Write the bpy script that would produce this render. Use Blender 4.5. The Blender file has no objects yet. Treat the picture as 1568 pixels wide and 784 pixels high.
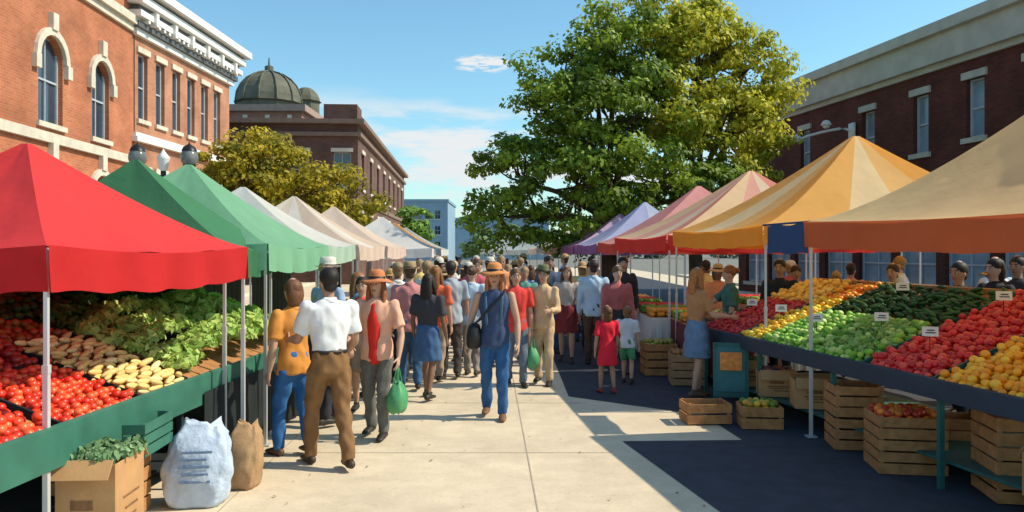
import bpy, math, random
import numpy as np
from mathutils import Vector, Matrix
random.seed(7); rng=np.random.default_rng(7)
S=bpy.context.scene; COL=S.collection

# ------------------------------------------------------------------ helpers
MC={}
def mat(name,col=(.5,.5,.5),rough=.75,var=.18,scale=6,bump=0,bscale=30,transl=0,attr=False,metal=0,spec=.4,bdist=.01):
    if name in MC: return MC[name]
    m=bpy.data.materials.new(name); m.use_nodes=True; nt=m.node_tree; N=nt.nodes; L=nt.links
    b=N['Principled BSDF']; b.inputs['Roughness'].default_value=rough; b.inputs['Metallic'].default_value=metal
    b.inputs['Specular IOR Level'].default_value=spec
    tc=N.new('ShaderNodeTexCoord')
    no=N.new('ShaderNodeTexNoise'); no.inputs['Scale'].default_value=scale; no.inputs['Detail'].default_value=5
    L.new(tc.outputs['Object'],no.inputs['Vector'])
    mr=N.new('ShaderNodeMapRange'); mr.inputs['From Min'].default_value=.25; mr.inputs['From Max'].default_value=.75
    mr.inputs['To Min'].default_value=1-var; mr.inputs['To Max'].default_value=1+var
    L.new(no.outputs['Fac'],mr.inputs['Value'])
    vm=N.new('ShaderNodeVectorMath'); vm.operation='SCALE'
    L.new(mr.outputs['Result'],vm.inputs['Scale'])
    if attr:
        at=N.new('ShaderNodeAttribute'); at.attribute_name='Col'; L.new(at.outputs['Color'],vm.inputs[0])
    else: vm.inputs[0].default_value=col
    L.new(vm.outputs['Vector'],b.inputs['Base Color'])
    if bump:
        n2=N.new('ShaderNodeTexNoise'); n2.inputs['Scale'].default_value=bscale; n2.inputs['Detail'].default_value=4
        L.new(tc.outputs['Object'],n2.inputs['Vector'])
        bp=N.new('ShaderNodeBump'); bp.inputs['Strength'].default_value=bump; bp.inputs['Distance'].default_value=bdist
        L.new(n2.outputs['Fac'],bp.inputs['Height']); L.new(bp.outputs['Normal'],b.inputs['Normal'])
    if transl:
        t=N.new('ShaderNodeBsdfTranslucent'); L.new(vm.outputs['Vector'],t.inputs['Color'])
        mx=N.new('ShaderNodeMixShader'); mx.inputs[0].default_value=transl
        L.new(b.outputs[0],mx.inputs[1]); L.new(t.outputs[0],mx.inputs[2]); L.new(mx.outputs[0],N['Material Output'].inputs['Surface'])
    MC[name]=m; return m

def concrete(name,col):
    m=mat(name,col,.85,.06,40,.35,60,bdist=.004); nt=m.node_tree; N=nt.nodes; L=nt.links; b=N['Principled BSDF']
    src=b.inputs['Base Color'].links[0].from_socket; tc=[n for n in N if n.type=='TEX_COORD'][0]
    for sc,lo,hi,a0,a1 in ((.55,.86,1.07,.35,.65),(3.5,.93,1.03,.42,.6),(17,.80,1.0,.28,.40)):
        no=N.new('ShaderNodeTexNoise'); no.inputs['Scale'].default_value=sc; no.inputs['Detail'].default_value=7; no.inputs['Roughness'].default_value=.6; L.new(tc.outputs['Object'],no.inputs['Vector'])
        mr=N.new('ShaderNodeMapRange'); mr.inputs['From Min'].default_value=a0; mr.inputs['From Max'].default_value=a1; mr.inputs['To Min'].default_value=lo; mr.inputs['To Max'].default_value=hi; L.new(no.outputs['Fac'],mr.inputs['Value'])
        v=N.new('ShaderNodeVectorMath'); v.operation='SCALE'; L.new(src,v.inputs[0]); L.new(mr.outputs[0],v.inputs['Scale']); src=v.outputs[0]
    L.new(src,b.inputs['Base Color']); return m

def brickmat(name,c1,c2,mortar,scale=1.0):
    m=bpy.data.materials.new(name); m.use_nodes=True; nt=m.node_tree; N=nt.nodes; L=nt.links
    b=N['Principled BSDF']; b.inputs['Roughness'].default_value=.85; b.inputs['Specular IOR Level'].default_value=.2
    tc=N.new('ShaderNodeTexCoord'); sp=N.new('ShaderNodeSeparateXYZ'); L.new(tc.outputs['Object'],sp.inputs[0])
    ad=N.new('ShaderNodeMath'); ad.operation='ADD'; L.new(sp.outputs[0],ad.inputs[0]); L.new(sp.outputs[1],ad.inputs[1])
    cb=N.new('ShaderNodeCombineXYZ'); L.new(ad.outputs[0],cb.inputs[0]); L.new(sp.outputs[2],cb.inputs[1])
    br=N.new('ShaderNodeTexBrick'); br.inputs['Scale'].default_value=scale
    br.inputs['Brick Width'].default_value=.24; br.inputs['Row Height'].default_value=.085; br.inputs['Mortar Size'].default_value=.008
    br.inputs['Color1'].default_value=(*c1,1); br.inputs['Color2'].default_value=(*c2,1); br.inputs['Mortar'].default_value=(*mortar,1)
    L.new(cb.outputs[0],br.inputs['Vector'])
    no=N.new('ShaderNodeTexNoise'); no.inputs['Scale'].default_value=.8; no.inputs['Detail'].default_value=8; L.new(tc.outputs['Object'],no.inputs['Vector'])
    mr=N.new('ShaderNodeMapRange'); mr.inputs['From Min'].default_value=.3; mr.inputs['From Max'].default_value=.7; mr.inputs['To Min'].default_value=.72; mr.inputs['To Max'].default_value=1.22
    L.new(no.outputs['Fac'],mr.inputs['Value'])
    vm=N.new('ShaderNodeVectorMath'); vm.operation='SCALE'; L.new(br.outputs['Color'],vm.inputs[0]); L.new(mr.outputs['Result'],vm.inputs['Scale'])
    L.new(vm.outputs[0],b.inputs['Base Color'])
    bp=N.new('ShaderNodeBump'); bp.inputs['Strength'].default_value=.4; bp.inputs['Distance'].default_value=.01
    L.new(br.outputs['Fac'],bp.inputs['Height']); bp.invert=True; L.new(bp.outputs[0],b.inputs['Normal'])
    return m

def mkobj(name,V,F,mats,midx=None,smooth=False,col=None,parent=None,loc=None,rotz=0,bevel=0):
    me=bpy.data.meshes.new(name); V=np.asarray(V,dtype=np.float64)
    if isinstance(F,np.ndarray):
        n,k=F.shape; me.vertices.add(len(V)); me.vertices.foreach_set('co',V.ravel())
        me.loops.add(n*k); me.loops.foreach_set('vertex_index',F.astype(np.int32).ravel())
        me.polygons.add(n); me.polygons.foreach_set('loop_start',np.arange(0,n*k,k,dtype=np.int32)); me.update(calc_edges=True)
    else:
        me.from_pydata([tuple(v) for v in V],[],F)
    for m in (mats if isinstance(mats,(list,tuple)) else [mats]): me.materials.append(m)
    if midx is not None: me.polygons.foreach_set('material_index',np.asarray(midx,dtype=np.int32))
    if smooth: me.polygons.foreach_set('use_smooth',np.ones(len(me.polygons),dtype=bool))
    if col is not None:
        a=me.color_attributes.new('Col','FLOAT_COLOR','POINT')
        c=np.ones((len(V),4)); c[:,:3]=col; a.data.foreach_set('color',c.ravel())
    me.update()
    o=bpy.data.objects.new(name,me); COL.objects.link(o)
    if parent: o.parent=parent
    if loc is not None: o.location=loc
    o.rotation_euler[2]=rotz
    if bevel:
        bm=o.modifiers.new('bev','BEVEL'); bm.width=bevel; bm.segments=2; bm.limit_method='ANGLE'
    return o
def empty(name,loc=(0,0,0),rotz=0):
    o=bpy.data.objects.new(name,None); COL.objects.link(o); o.location=loc; o.rotation_euler[2]=rotz; o.empty_display_size=.1; return o

class G:
    def __init__(s): s.V=[];s.F=[];s.M=[]
    def add(s,V,F,m=0):
        k=len(s.V); s.V.extend([tuple(v) for v in V]); s.F.extend([tuple(int(i)+k for i in f) for f in F]); s.M.extend([m]*len(F)); return s
    def hexa(s,c,m=0):
        return s.add(c,[(3,2,1,0),(4,5,6,7),(0,1,5,4),(1,2,6,5),(2,3,7,6),(3,0,4,7)],m)
    def box(s,c,d,m=0,rz=0,rx=0):
        x,y,z=[q/2 for q in d]; P=[(-x,-y,-z),(x,-y,-z),(x,y,-z),(-x,y,-z),(-x,-y,z),(x,-y,z),(x,y,z),(-x,y,z)]
        M=Matrix.Rotation(rz,3,'Z')@Matrix.Rotation(rx,3,'X')
        return s.hexa([M@Vector(p)+Vector(c) for p in P],m)
    def loft(s,*a,m=0,**k):
        V,F=loft(*a,**k); return s.add(V,F,m)
    def obj(s,name,mats,smooth=False,**k): return mkobj(name,s.V,s.F,mats,midx=s.M,smooth=smooth,**k)

def cr(P,sub):
    P=np.asarray(P,float)
    if sub<=1 or len(P)<3: 
        if sub>1 and len(P)==2: return np.array([P[0]+(P[1]-P[0])*t for t in np.linspace(0,1,sub+1)])
        return P
    Q=np.vstack([2*P[0]-P[1],P,2*P[-1]-P[-2]]); out=[]
    for i in range(1,len(Q)-2):
        for j in range(sub):
            t=j/sub; a,b,c,d=Q[i-1],Q[i],Q[i+1],Q[i+2]
            out.append(.5*((2*b)+(-a+c)*t+(2*a-5*b+4*c-d)*t*t+(-a+3*b-3*c+d)*t**3))
    out.append(P[-1]); return np.array(out)
def loft(path,rx,ry=None,side=(1,0,0),n=12,sub=3,cap='round'):
    path=np.array([list(p) for p in path],float); rx=np.broadcast_to(np.asarray(rx,float),(len(path),)); ry=rx if ry is None else np.broadcast_to(np.asarray(ry,float),(len(path),))
    Q=cr(np.column_stack([path,rx,ry]),sub); C=Q[:,:3]; R=np.maximum(Q[:,3:],1e-4)
    T=np.gradient(C,axis=0); T/=np.linalg.norm(T,axis=1)[:,None]+1e-9
    side=np.array(side,float)
    rings=[]
    def ring(c,t,r):
        a=side-t*np.dot(side,t)
        if np.linalg.norm(a)<.05: a=np.cross(t,(0,1,.1))
        a/=np.linalg.norm(a); b=np.cross(t,a)
        th=np.arange(n)*2*math.pi/n
        return c+np.outer(np.cos(th)*r[0],a)+np.outer(np.sin(th)*r[1],b)
    ends=[C[0],C[-1]]
    if cap=='round':
        r0=min(R[0]); r1=min(R[-1])
        for a in (60,30): rings.append(ring(C[0]-T[0]*r0*math.sin(math.radians(a)),T[0],R[0]*math.cos(math.radians(a))))
        ends=[C[0]-T[0]*r0,C[-1]+T[-1]*r1]
    for c,t,r in zip(C,T,R): rings.append(ring(c,t,r))
    if cap=='round':
        for a in (30,60): rings.append(ring(C[-1]+T[-1]*r1*math.sin(math.radians(a)),T[-1],R[-1]*math.cos(math.radians(a))))
    V=np.vstack(rings+[ends[0][None],ends[1][None]]); F=[]; K=len(rings)
    for i in range(K-1):
        for j in range(n):
            j2=(j+1)%n; F.append((i*n+j,i*n+j2,(i+1)*n+j2,(i+1)*n+j))
    e0=K*n; e1=e0+1
    for j in range(n):
        j2=(j+1)%n; F.append((e0,j2,j)); F.append((e1,(K-1)*n+j,(K-1)*n+j2))
    return V,F
def ell(c,r,n=12,k=8):
    V=[];F=[]
    for i in range(1,k):
        a=math.pi*i/k
        for j in range(n):
            b=2*math.pi*j/n; V.append((c[0]+r[0]*math.sin(a)*math.cos(b),c[1]+r[1]*math.sin(a)*math.sin(b),c[2]-r[2]*math.cos(a)))
    V+= [(c[0],c[1],c[2]-r[2]),(c[0],c[1],c[2]+r[2])]
    for i in range(k-2):
        for j in range(n): j2=(j+1)%n; F.append((i*n+j,i*n+j2,(i+1)*n+j2,(i+1)*n+j))
    b0=(k-1)*n
    for j in range(n): j2=(j+1)%n; F.append((b0,j2,j)); F.append((b0+1,(k-2)*n+j,(k-2)*n+j2))
    return V,F
def lathe(c,prof,n=20,wob=0):
    V=[];F=[]
    for (r,z) in prof:
        for j in range(n):
            b=2*math.pi*j/n; w=wob*math.sin(3*b+1)*r
            V.append((c[0]+r*math.cos(b),c[1]+r*math.sin(b),c[2]+z+w))
    for i in range(len(prof)-1):
        for j in range(n): j2=(j+1)%n; F.append((i*n+j,i*n+j2,(i+1)*n+j2,(i+1)*n+j))
    return V,F
_b=__import__('bmesh')
def ico(sub):
    bm=_b.new(); _b.ops.create_icosphere(bm,subdivisions=sub,radius=1); V=np.array([v.co[:] for v in bm.verts]); F=np.array([[v.index for v in f.verts] for f in bm.faces]); bm.free(); return V,F
ICO=ico(2)
def scatter(name,P,R,cols,mt,rots=None,parent=None,base=ICO):
    P=np.array(P);R=np.array(R);N=len(P); bV,bF=base
    W=bV[None]*R[:,None,:]
    if rots is not None: W=np.einsum('nij,nkj->nki',rots,W)
    V=(W+P[:,None,:]).reshape(-1,3); F=(bF[None]+(np.arange(N)*len(bV))[:,None,None]).reshape(-1,bF.shape[1])
    c=np.repeat(np.array(cols),len(bV),axis=0)
    return mkobj(name,V,F,mt,smooth=True,col=c,parent=parent)
def leaves_arrays(P,Nrm,size,cols):
    N=len(P); r=rng.normal(size=(N,3)); a=np.cross(Nrm,r); a/=np.linalg.norm(a,axis=1)[:,None]+1e-9
    b=np.cross(Nrm,a); b/=np.linalg.norm(b,axis=1)[:,None]+1e-9
    s=size*rng.uniform(.6,1.35,N)[:,None]
    V=np.stack([P-a*s*.75,P-b*s*.42+Nrm*s*.12,P+a*s*.75,P+b*s*.42+Nrm*s*.12],1).reshape(-1,3)
    F=np.arange(4*N).reshape(N,4); return V,F,np.repeat(cols,4,axis=0)

# ------------------------------------------------------------------ camera / light / sky
cam=bpy.data.cameras.new('Camera'); co=bpy.data.objects.new('Camera',cam); COL.objects.link(co)
co.location=(0,0,1.93); co.rotation_euler=(math.radians(90),0,0); cam.lens=27.55; cam.sensor_width=36; cam.shift_y=-.0051
cam.clip_end=2000; cam.clip_start=.05; S.camera=co
S.view_settings.view_transform='Standard'; S.view_settings.look='None'; S.view_settings.exposure=0
EL=math.radians(45); sd=Vector((.993,.0,0)).normalized()*math.cos(EL); sd.z=math.sin(EL)
sl=bpy.data.lights.new('sun','SUN'); sl.energy=5.0; sl.angle=math.radians(.5); sl.color=(1,.88,.68)
so=bpy.data.objects.new('sun',sl); COL.objects.link(so); so.rotation_euler=sd.to_track_quat('Z','Y').to_euler(); so.location=(20,5,30)
w=bpy.data.worlds.new('World'); S.world=w; w.use_nodes=True; nt=w.node_tree; N=nt.nodes; L=nt.links
bg=N['Background']; bg.inputs[1].default_value=.142
sk=N.new('ShaderNodeTexSky'); sk.sky_type='NISHITA'; sk.sun_disc=False; sk.sun_elevation=EL; sk.sun_rotation=math.atan2(sd.x,sd.y); sk.air_density=1.1; sk.dust_density=.6; sk.ozone_density=1.6
tn=N.new('ShaderNodeMixRGB'); tn.blend_type='MULTIPLY'; tn.inputs[0].default_value=1; tn.inputs[2].default_value=(.92,1.28,1.28,1); L.new(sk.outputs[0],tn.inputs[1])
tc=N.new('ShaderNodeTexCoord'); sp=N.new('ShaderNodeSeparateXYZ'); L.new(tc.outputs['Generated'],sp.inputs[0])
def MR(inp,a,b,c=0,d=1):
    m=N.new('ShaderNodeMapRange'); m.interpolation_type='SMOOTHSTEP'
    for k,v in zip(('From Min','From Max','To Min','To Max'),(a,b,c,d)): m.inputs[k].default_value=v
    L.new(inp,m.inputs['Value']); return m.outputs[0]
def MU(a,b,op='MULTIPLY'):
    m=N.new('ShaderNodeMath'); m.operation=op; L.new(a,m.inputs[0]); L.new(b,m.inputs[1]); m.use_clamp=True; return m.outputs[0]
mp=N.new('ShaderNodeMapping'); mp.inputs['Scale'].default_value=(3.2,3.2,17); mp.inputs['Location'].default_value=(.9,.3,.7); L.new(tc.outputs['Generated'],mp.inputs[0])
cn=N.new('ShaderNodeTexNoise'); cn.inputs['Scale'].default_value=1.8; cn.inputs['Detail'].default_value=10; cn.inputs['Roughness'].default_value=.6; L.new(mp.outputs[0],cn.inputs[0])
low=MU(MR(cn.outputs['Fac'],.43,.62),MU(MR(sp.outputs[2],.21,.15),MR(sp.outputs[2],0.0,.06)))
vs=N.new('ShaderNodeVectorMath'); vs.operation='SUBTRACT'; vs.inputs[1].default_value=(-.036,.97,.232); L.new(tc.outputs['Generated'],vs.inputs[0])
vm_=N.new('ShaderNodeVectorMath'); vm_.operation='MULTIPLY'; vm_.inputs[1].default_value=(1,.3,3.6); L.new(vs.outputs[0],vm_.inputs[0])
vl=N.new('ShaderNodeVectorMath'); vl.operation='LENGTH'; L.new(vm_.outputs[0],vl.inputs[0])
c2=N.new('ShaderNodeTexNoise'); c2.inputs['Scale'].default_value=14; c2.inputs['Detail'].default_value=10; c2.inputs['Roughness'].default_value=.65; L.new(mp.outputs[0],c2.inputs[0])
wisp=MU(MR(vl.outputs[1],.06,.0),MR(c2.outputs['Fac'],.32,.62)); wisp=MR(wisp,.10,.6)
fac=MU(low,wisp,'ADD')
mx=N.new('ShaderNodeMixRGB'); L.new(fac,mx.inputs[0]); L.new(tn.outputs[0],mx.inputs[1]); mx.inputs[2].default_value=(5.9,6.1,6.2,1); L.new(mx.outputs[0],bg.inputs[0])

# ------------------------------------------------------------------ materials
M_con=concrete('pale_concrete',(.68,.57,.41))
M_gshade=mat('painted_ground_shade',(.038,.046,.064),.9,.25,5,.5,150,bdist=.004)  # navy shadow tone put into the ground colour beside the right tents
M_grd=mat('ground_earth',(.2,.19,.16),.95,.2,.6)
M_pole=mat('pole_white_metal',(.62,.63,.64),.35,.04,3,metal=.3)
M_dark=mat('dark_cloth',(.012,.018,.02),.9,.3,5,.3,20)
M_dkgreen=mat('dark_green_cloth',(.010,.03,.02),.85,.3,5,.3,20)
M_teal=mat('teal_paint',(.02,.12,.11),.5,.25,9)
M_wood=mat('crate_wood',(.42,.20,.075),.8,.3,14,.4,60)
M_card=mat('cardboard',(.48,.27,.12),.85,.15,5,.15,40)
M_stone=mat('limestone_trim',(.62,.57,.47),.85,.15,3,.3,20)
M_white=mat('white_paint',(.74,.74,.72),.6,.08,3)
M_glass=mat('window_glass',(.035,.06,.09),.06,.4,.7,spec=1.0)
M_frame=mat('window_frame',(.45,.5,.55),.5,.1,4)
M_roof=mat('roof_felt',(.12,.12,.12),.9,.2,2)
M_black=mat('black_iron',(.012,.013,.014),.4,.2,9)
M_fruit=mat('fruit_skin',attr=True,rough=.32,var=.12,scale=30,spec=.5)
M_veg=mat('vegetable_skin',attr=True,rough=.55,var=.2,scale=25)
M_leaf=mat('leaf',attr=True,rough=.5,var=.25,scale=1.2,transl=.42,spec=.3)
M_lett=mat('lettuce_leaf',attr=True,rough=.55,var=.2,scale=12,transl=.3,spec=.3)
M_bark=mat('bark',(.10,.07,.045),.9,.3,8,.8,20,bdist=.03)
M_burlap=mat('burlap',(.40,.25,.13),.95,.2,10,.5,90)
M_orangebrick=brickmat('orange_brick',(.50,.17,.08),(.42,.13,.06),(.40,.24,.16))
M_pinkbrick=brickmat('salmon_brick',(.50,.22,.13),(.44,.18,.10),(.42,.29,.21))
M_domebrick=brickmat('rose_brick',(.36,.17,.13),(.30,.14,.10),(.32,.23,.19))
M_brownbrick=brickmat('brown_brick',(.17,.085,.07),(.125,.065,.052),(.16,.12,.10))
M_darkbrick=brickmat('dark_brick',(.13,.036,.026),(.09,.026,.02),(.08,.05,.04))

# ------------------------------------------------------------------ ground
def sheet(name,pts,z,m): return mkobj(name,[(x,y,z) for x,y in pts],[tuple(range(len(pts)))],m)
sheet('ground',[(-600,-60),(600,-60),(600,900),(-600,900)],-.008,M_grd)
sheet('market_street',[(-11.5,-8),(12.5,-8),(12.5,90),(-11.5,90)],-.004,M_con)
sheet('tent_shadow_sheet',[(9.5,-8),(9.5,60),(.6,60),(.75,10.4),(2.25,9.2),(2.35,8.0),(1.12,7.95),(1.6,5.5),(3.9,-8)],0,M_gshade)  # dark sheet painting the right tents' shadow onto the street
g=G()
for x in (-1.95,.42): 
    g.hexa([(x-.006,-2,-.003),(x+.006,-2,-.003),(x+.006-1.8,60,-.003),(x-.006-1.8,60,-.003),(x-.006,-2,-.0005),(x+.006,-2,-.0005),(x+.006-1.8,60,-.0005),(x-.006-1.8,60,-.0005)])
for i in range(16):
    y=2.6+i*2.45; g.box((-.75,y,-.0018),(3.4,.009,.002))
g.obj('paving_joints',mat('joint_sealant',(.42,.35,.27),.9,.2,5))
g=G(); g.box((-12.6,40,.06),(2.4,110,.13)); g.box((-11.33,40,.065),(.14,110,.14),1); g.obj('sidewalk',[M_con,M_stone])
g=G(); g.box((15.2,20,.06),(5,80,.13)); g.box((12.6,20,.065),(.14,80,.14),1); g.obj('sidewalk',[M_con,M_stone])
P=[]
for i in range(220): P.append((random.uniform(-2.2,3.2),random.uniform(5,22),.006))
P=np.array(P); nn=np.tile([0,0,1.0],(len(P),1))+rng.normal(size=(len(P),3))*.12; V,F,c=leaves_arrays(P,nn/np.linalg.norm(nn,axis=1)[:,None],.022,np.array([(.10,.12,.03),(.28,.16,.05),(.12,.09,.05)])[rng.integers(0,3,len(P))]); mkobj('fallen_leaves',V,F,M_lett,col=c)

# ------------------------------------------------------------------ buildings
def wall(g,p0,u,n,Lw,Hh,ops,m=0,depth=.22,glass=2,frame=3,stone=1,bars=1,z0=0):
    p0=Vector(p0);u=Vector(u);n=Vector(n);Z=Vector((0,0,1))
    P=lambda a,z,d=0:p0+u*a+Z*z+n*d
    xs=sorted({0,Lw,*[o[0] for o in ops],*[o[1] for o in ops]}); zs=sorted({z0,Hh,*[o[2] for o in ops],*[o[3] for o in ops]})
    for i in range(len(xs)-1):
        for j in range(len(zs)-1):
            xm=(xs[i]+xs[i+1])/2; zm=(zs[j]+zs[j+1])/2
            if any(o[0]<xm<o[1] and o[2]<zm<o[3] for o in ops): continue
            g.add([P(xs[i],zs[j]),P(xs[i+1],zs[j]),P(xs[i+1],zs[j+1]),P(xs[i],zs[j+1])],[(0,1,2,3)],m)
    def slab(a0,a1,b0,b1,d0,d1,mm):
        g.hexa([P(a0,b0,d1),P(a1,b0,d1),P(a1,b0,d0),P(a0,b0,d0),P(a0,b1,d1),P(a1,b1,d1),P(a1,b1,d0),P(a0,b1,d0)],mm)
    for o in ops:
        a0,a1,b0,b1=o[:4]; arch=o[4] if len(o)>4 else 0
        for (q0,q1) in (((a0,b0),(a0,b1)),((a0,b1),(a1,b1)),((a1,b1),(a1,b0)),((a1,b0),(a0,b0))):
            g.add([P(*q0),P(*q1),P(*q1,-depth),P(*q0,-depth)],[(0,1,2,3)],m)
        g.add([P(a0,b0,-depth),P(a1,b0,-depth),P(a1,b1,-depth),P(a0,b1,-depth)],[(0,1,2,3)],glass)
        f=.06; e=.003
        slab(a0+e,a0+f,b0+e,b1-e,-depth+e,-depth+.07,frame); slab(a1-f,a1-e,b0+e,b1-e,-depth+e,-depth+.07,frame)
        slab(a0+f+e,a1-f-e,b0+e,b0+f,-depth+e,-depth+.07,frame); slab(a0+f+e,a1-f-e,b1-f,b1-e,-depth+e,-depth+.07,frame)
        zm=(b0+b1)/2; slab(a0+f+e,a1-f-e,zm-.03,zm+.03,-depth+e,-depth+.06,frame)
        if a1-a0>.9:
            xm=(a0+a1)/2; slab(xm-.02,xm+.02,b0+f+e,zm-.033,-depth+e,-depth+.05,frame); slab(xm-.02,xm+.02,zm+.033,b1-f-e,-depth+e,-depth+.05,frame)
        slab(a0-.12,a1+.12,b0-.16,b0-.003,.003,.10,stone)
        if arch:
            r=(a1-a0)/2; xc=(a0+a1)/2; zc=b1-r; K=10
            pts=[(xc-r*math.cos(math.pi*k/K),zc+r*math.sin(math.pi*k/K)) for k in range(K+1)]
            for k in range(K):
                (x0,q0),(x1,q1)=pts[k],pts[k+1]
                g.add([P(x0,q0,-.001),P(x1,q1,-.001),P(x1,b1,-.001),P(x0,b1,-.001)],[(0,1,2,3)],m)
                g.add([P(x0,q0),P(x1,q1),P(x1,q1,-depth+.01),P(x0,q0,-depth+.01)],[(0,1,2,3)],m)
                R=r+.26; ox0=xc-R*math.cos(math.pi*k/K);oz0=zc+R*math.sin(math.pi*k/K);ox1=xc-R*math.cos(math.pi*(k+1)/K);oz1=zc+R*math.sin(math.pi*(k+1)/K)
                r2=r+.04; ix0=xc-r2*math.cos(math.pi*k/K);iz0=zc+r2*math.sin(math.pi*k/K);ix1=xc-r2*math.cos(math.pi*(k+1)/K);iz1=zc+r2*math.sin(math.pi*(k+1)/K)
                g.hexa([P(ix0,iz0,.12),P(ix1,iz1,.12),P(ix1,iz1,.004),P(ix0,iz0,.004),P(ox0,oz0,.12),P(ox1,oz1,.12),P(ox1,oz1,.004),P(ox0,oz0,.004)],stone)
            slab(xc-.16,xc+.16,b1+.20,b1+.72,.005,.17,stone)
            slab(a0-.34,a0-.06,zc-.42,zc-.01,.005,.15,stone); slab(a1+.06,a1+.34,zc-.42,zc-.01,.005,.15,stone)
        elif len(o)>5 and o[5]: slab(a0-.12,a1+.12,b1+.004,b1+.22,.003,.08,stone)
def building(name,origin,rot,Lw,D,Hh,ops,endops,brick,trims=(),mats=None):
    e=empty(name,origin,rot); g=G()
    wall(g,(0,0,0),(1,0,0),(0,-1,0),Lw,Hh,ops)
    wall(g,(0,D,0),(0,-1,0),(-1,0,0),D,Hh,endops)
    wall(g,(Lw,0,0),(0,1,0),(1,0,0),D,Hh,[]); wall(g,(Lw,D,0),(-1,0,0),(0,1,0),Lw,Hh,[])
    g.obj('walls_and_windows',mats or [brick,M_stone,M_glass,M_frame],parent=e)
    g=G(); g.add([(0,0,Hh-.05),(Lw,0,Hh-.05),(Lw,D,Hh-.05),(0,D,Hh-.05)],[(0,1,2,3)]); g.obj('roof',[M_roof],parent=e)
    g=G()
    for (z0,z1,pr,mi) in trims:
        x0,x1,y0,y1=-pr,Lw+pr,-pr,D+pr; mm=mi
        g.hexa([(x0,y0,z0),(x1,y0,z0),(x1,-.004,z0),(x0,-.004,z0),(x0,y0,z1),(x1,y0,z1),(x1,-.004,z1),(x0,-.004,z1)],mm)
        g.hexa([(x0,0,z0),(-.004,0,z0),(-.004,y1,z0),(x0,y1,z0),(x0,0,z1),(-.004,0,z1),(-.004,y1,z1),(x0,y1,z1)],mm)
        g.hexa([(Lw+.004,0,z0),(x1,0,z0),(x1,y1,z0),(Lw+.004,y1,z0),(Lw+.004,0,z1),(x1,0,z1),(x1,y1,z1),(Lw+.004,y1,z1)],mm)
    return e,g
M_grey=mat('grey_cornice',(.44,.44,.38),.8,.15,2,.2,10)
M_shade=mat('dark_trim',(.10,.11,.12),.8,.15,2)
r1=math.radians(90)+math.atan(.053)
ops=[(1.2,2.6,5.8,8.45,1),(5.2,6.6,5.8,8.45,1),(8.5,9.75,5.8,8.45,1),(1.2,2.6,1.2,4.5,1),(5.2,6.6,1.2,4.5,1),(8.5,9.75,1.2,4.5,1),(5.2,6.6,11.6,13.4),(8.5,9.75,11.6,13.4)]
e,g=building('brick_corner_building',(-13.75,18,0),r1,11.78,14,14.5,ops,[],M_orangebrick,[(5.2,5.5,.14,0),(10.2,10.45,.12,0),(10.453,10.75,.26,0),(14,14.5,.4,0)])
g.obj('stone_bands',[M_stone],parent=e)
r2=math.radians(90)-math.atan(.03)
ops=[(.25+1.42*i,.98+1.42*i,7.0,9.55,0,1) for i in range(6)]+[(.25+1.42*i,1.1+1.42*i,2.2,5.0,0,1) for i in range(6)]
e,g=building('brick_commercial_building',(-14.36,29.83,0),r2,9.2,14,11.6,ops,[],M_pinkbrick,[(6.1,6.28,.22,0),(6.283,6.45,.12,0),(10.15,10.4,.18,0),(10.403,10.62,.32,1),(10.75,10.98,.5,0),(10.983,11.2,.36,1),(11.22,11.5,.62,0),(11.503,11.62,.5,1),(11.64,11.95,.85,0)])
for i in range(22): g.box((.2+i*.42,-.3,10.68),(.16,.36,.12),0)
for i in range(6): g.box((.6+i*1.6,-.36,10.86),(.22,.5,.5),0)
g.obj('cornice_and_bands',[M_white,M_shade],parent=e)
r3=math.radians(-90)+math.atan(.178)
Yf=38.2; Xf=17.84-.178*Yf
cs=1/math.cos(math.atan(.178))
d2l=lambda D:(Yf-D)*cs
ops=[]
for D,z0,z1 in ((36.6,5.1,6.6),(32.3,5.1,6.9),(28.2,5.1,6.95),(25.5,5.1,7.0),(23.2,5.3,7.05),(21.0,5.4,7.1),(18.8,5.4,7.1)):
    c=d2l(D); ops.append((c-.36,c+.36,z0,z1,0,1))
shop=[(.8+2.2*i,2.6+2.2*i,.5,2.5,0,0) for i in range(10)]
e,g=building('dark_brick_warehouse',(Xf,Yf,0),r3,24,16,8.6,ops+shop,[],M_darkbrick,[(2.75,3.15,.25,1),(7.62,7.8,.12,0),(7.803,8.65,.3,0),(8.653,9.0,.5,0)],mats=[M_darkbrick,M_grey,mat('shop_glass',(.22,.33,.42),.1,.3,1),M_frame])
g.obj('cornice_and_fascia',[M_grey,M_white],parent=e)
g=G(); 
g.loft([(0,0,0),(-.5,0,.1),(-1.6,0,-.15),(-2.1,0,-.35)],[.05,.05,.045,.04],n=8)
g.box((-.05,0,0),(.1,.4,.6))
for q in (-2.1,-1.0): 
    g.add(*lathe((q,0,-.3 if q<-2 else .22),[(.02,.2),(.12,.16),(.2,.02),(.19,0),(.02,0)],12))
    g.add(*ell((q,0,-.32 if q<-2 else .2),(.13,.13,.1)))
D=29.0; g.obj('wall_lamp',[M_white],smooth=True,loc=(17.84-.178*D-.05,D,6.35),rotz=.0)
r4=math.radians(90)+math.atan(.0573)
ops=[]
for i in range(8):
    for z in (2.0,5.6): ops.append((1.5+4*i,2.7+4*i,z,z+2.1,0,1))
eo=[]
for j in range(4):
    for z in (2.0,5.6): eo.append((10-.7-2.4*j-.7,10-.7-2.4*j+.3,z,z+2.0,0,1))
e,g=building('brown_brick_building',(-8.85,45,0),r4,33,10,9.3,ops,eo,M_brownbrick,[(4.7,4.95,.1,0),(8.5,8.72,.2,0),(9.2,9.45,.4,0)])
for i in range(4): g.box((2+9*i,.5,9.75),(3.0,.8,.6),1)
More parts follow.
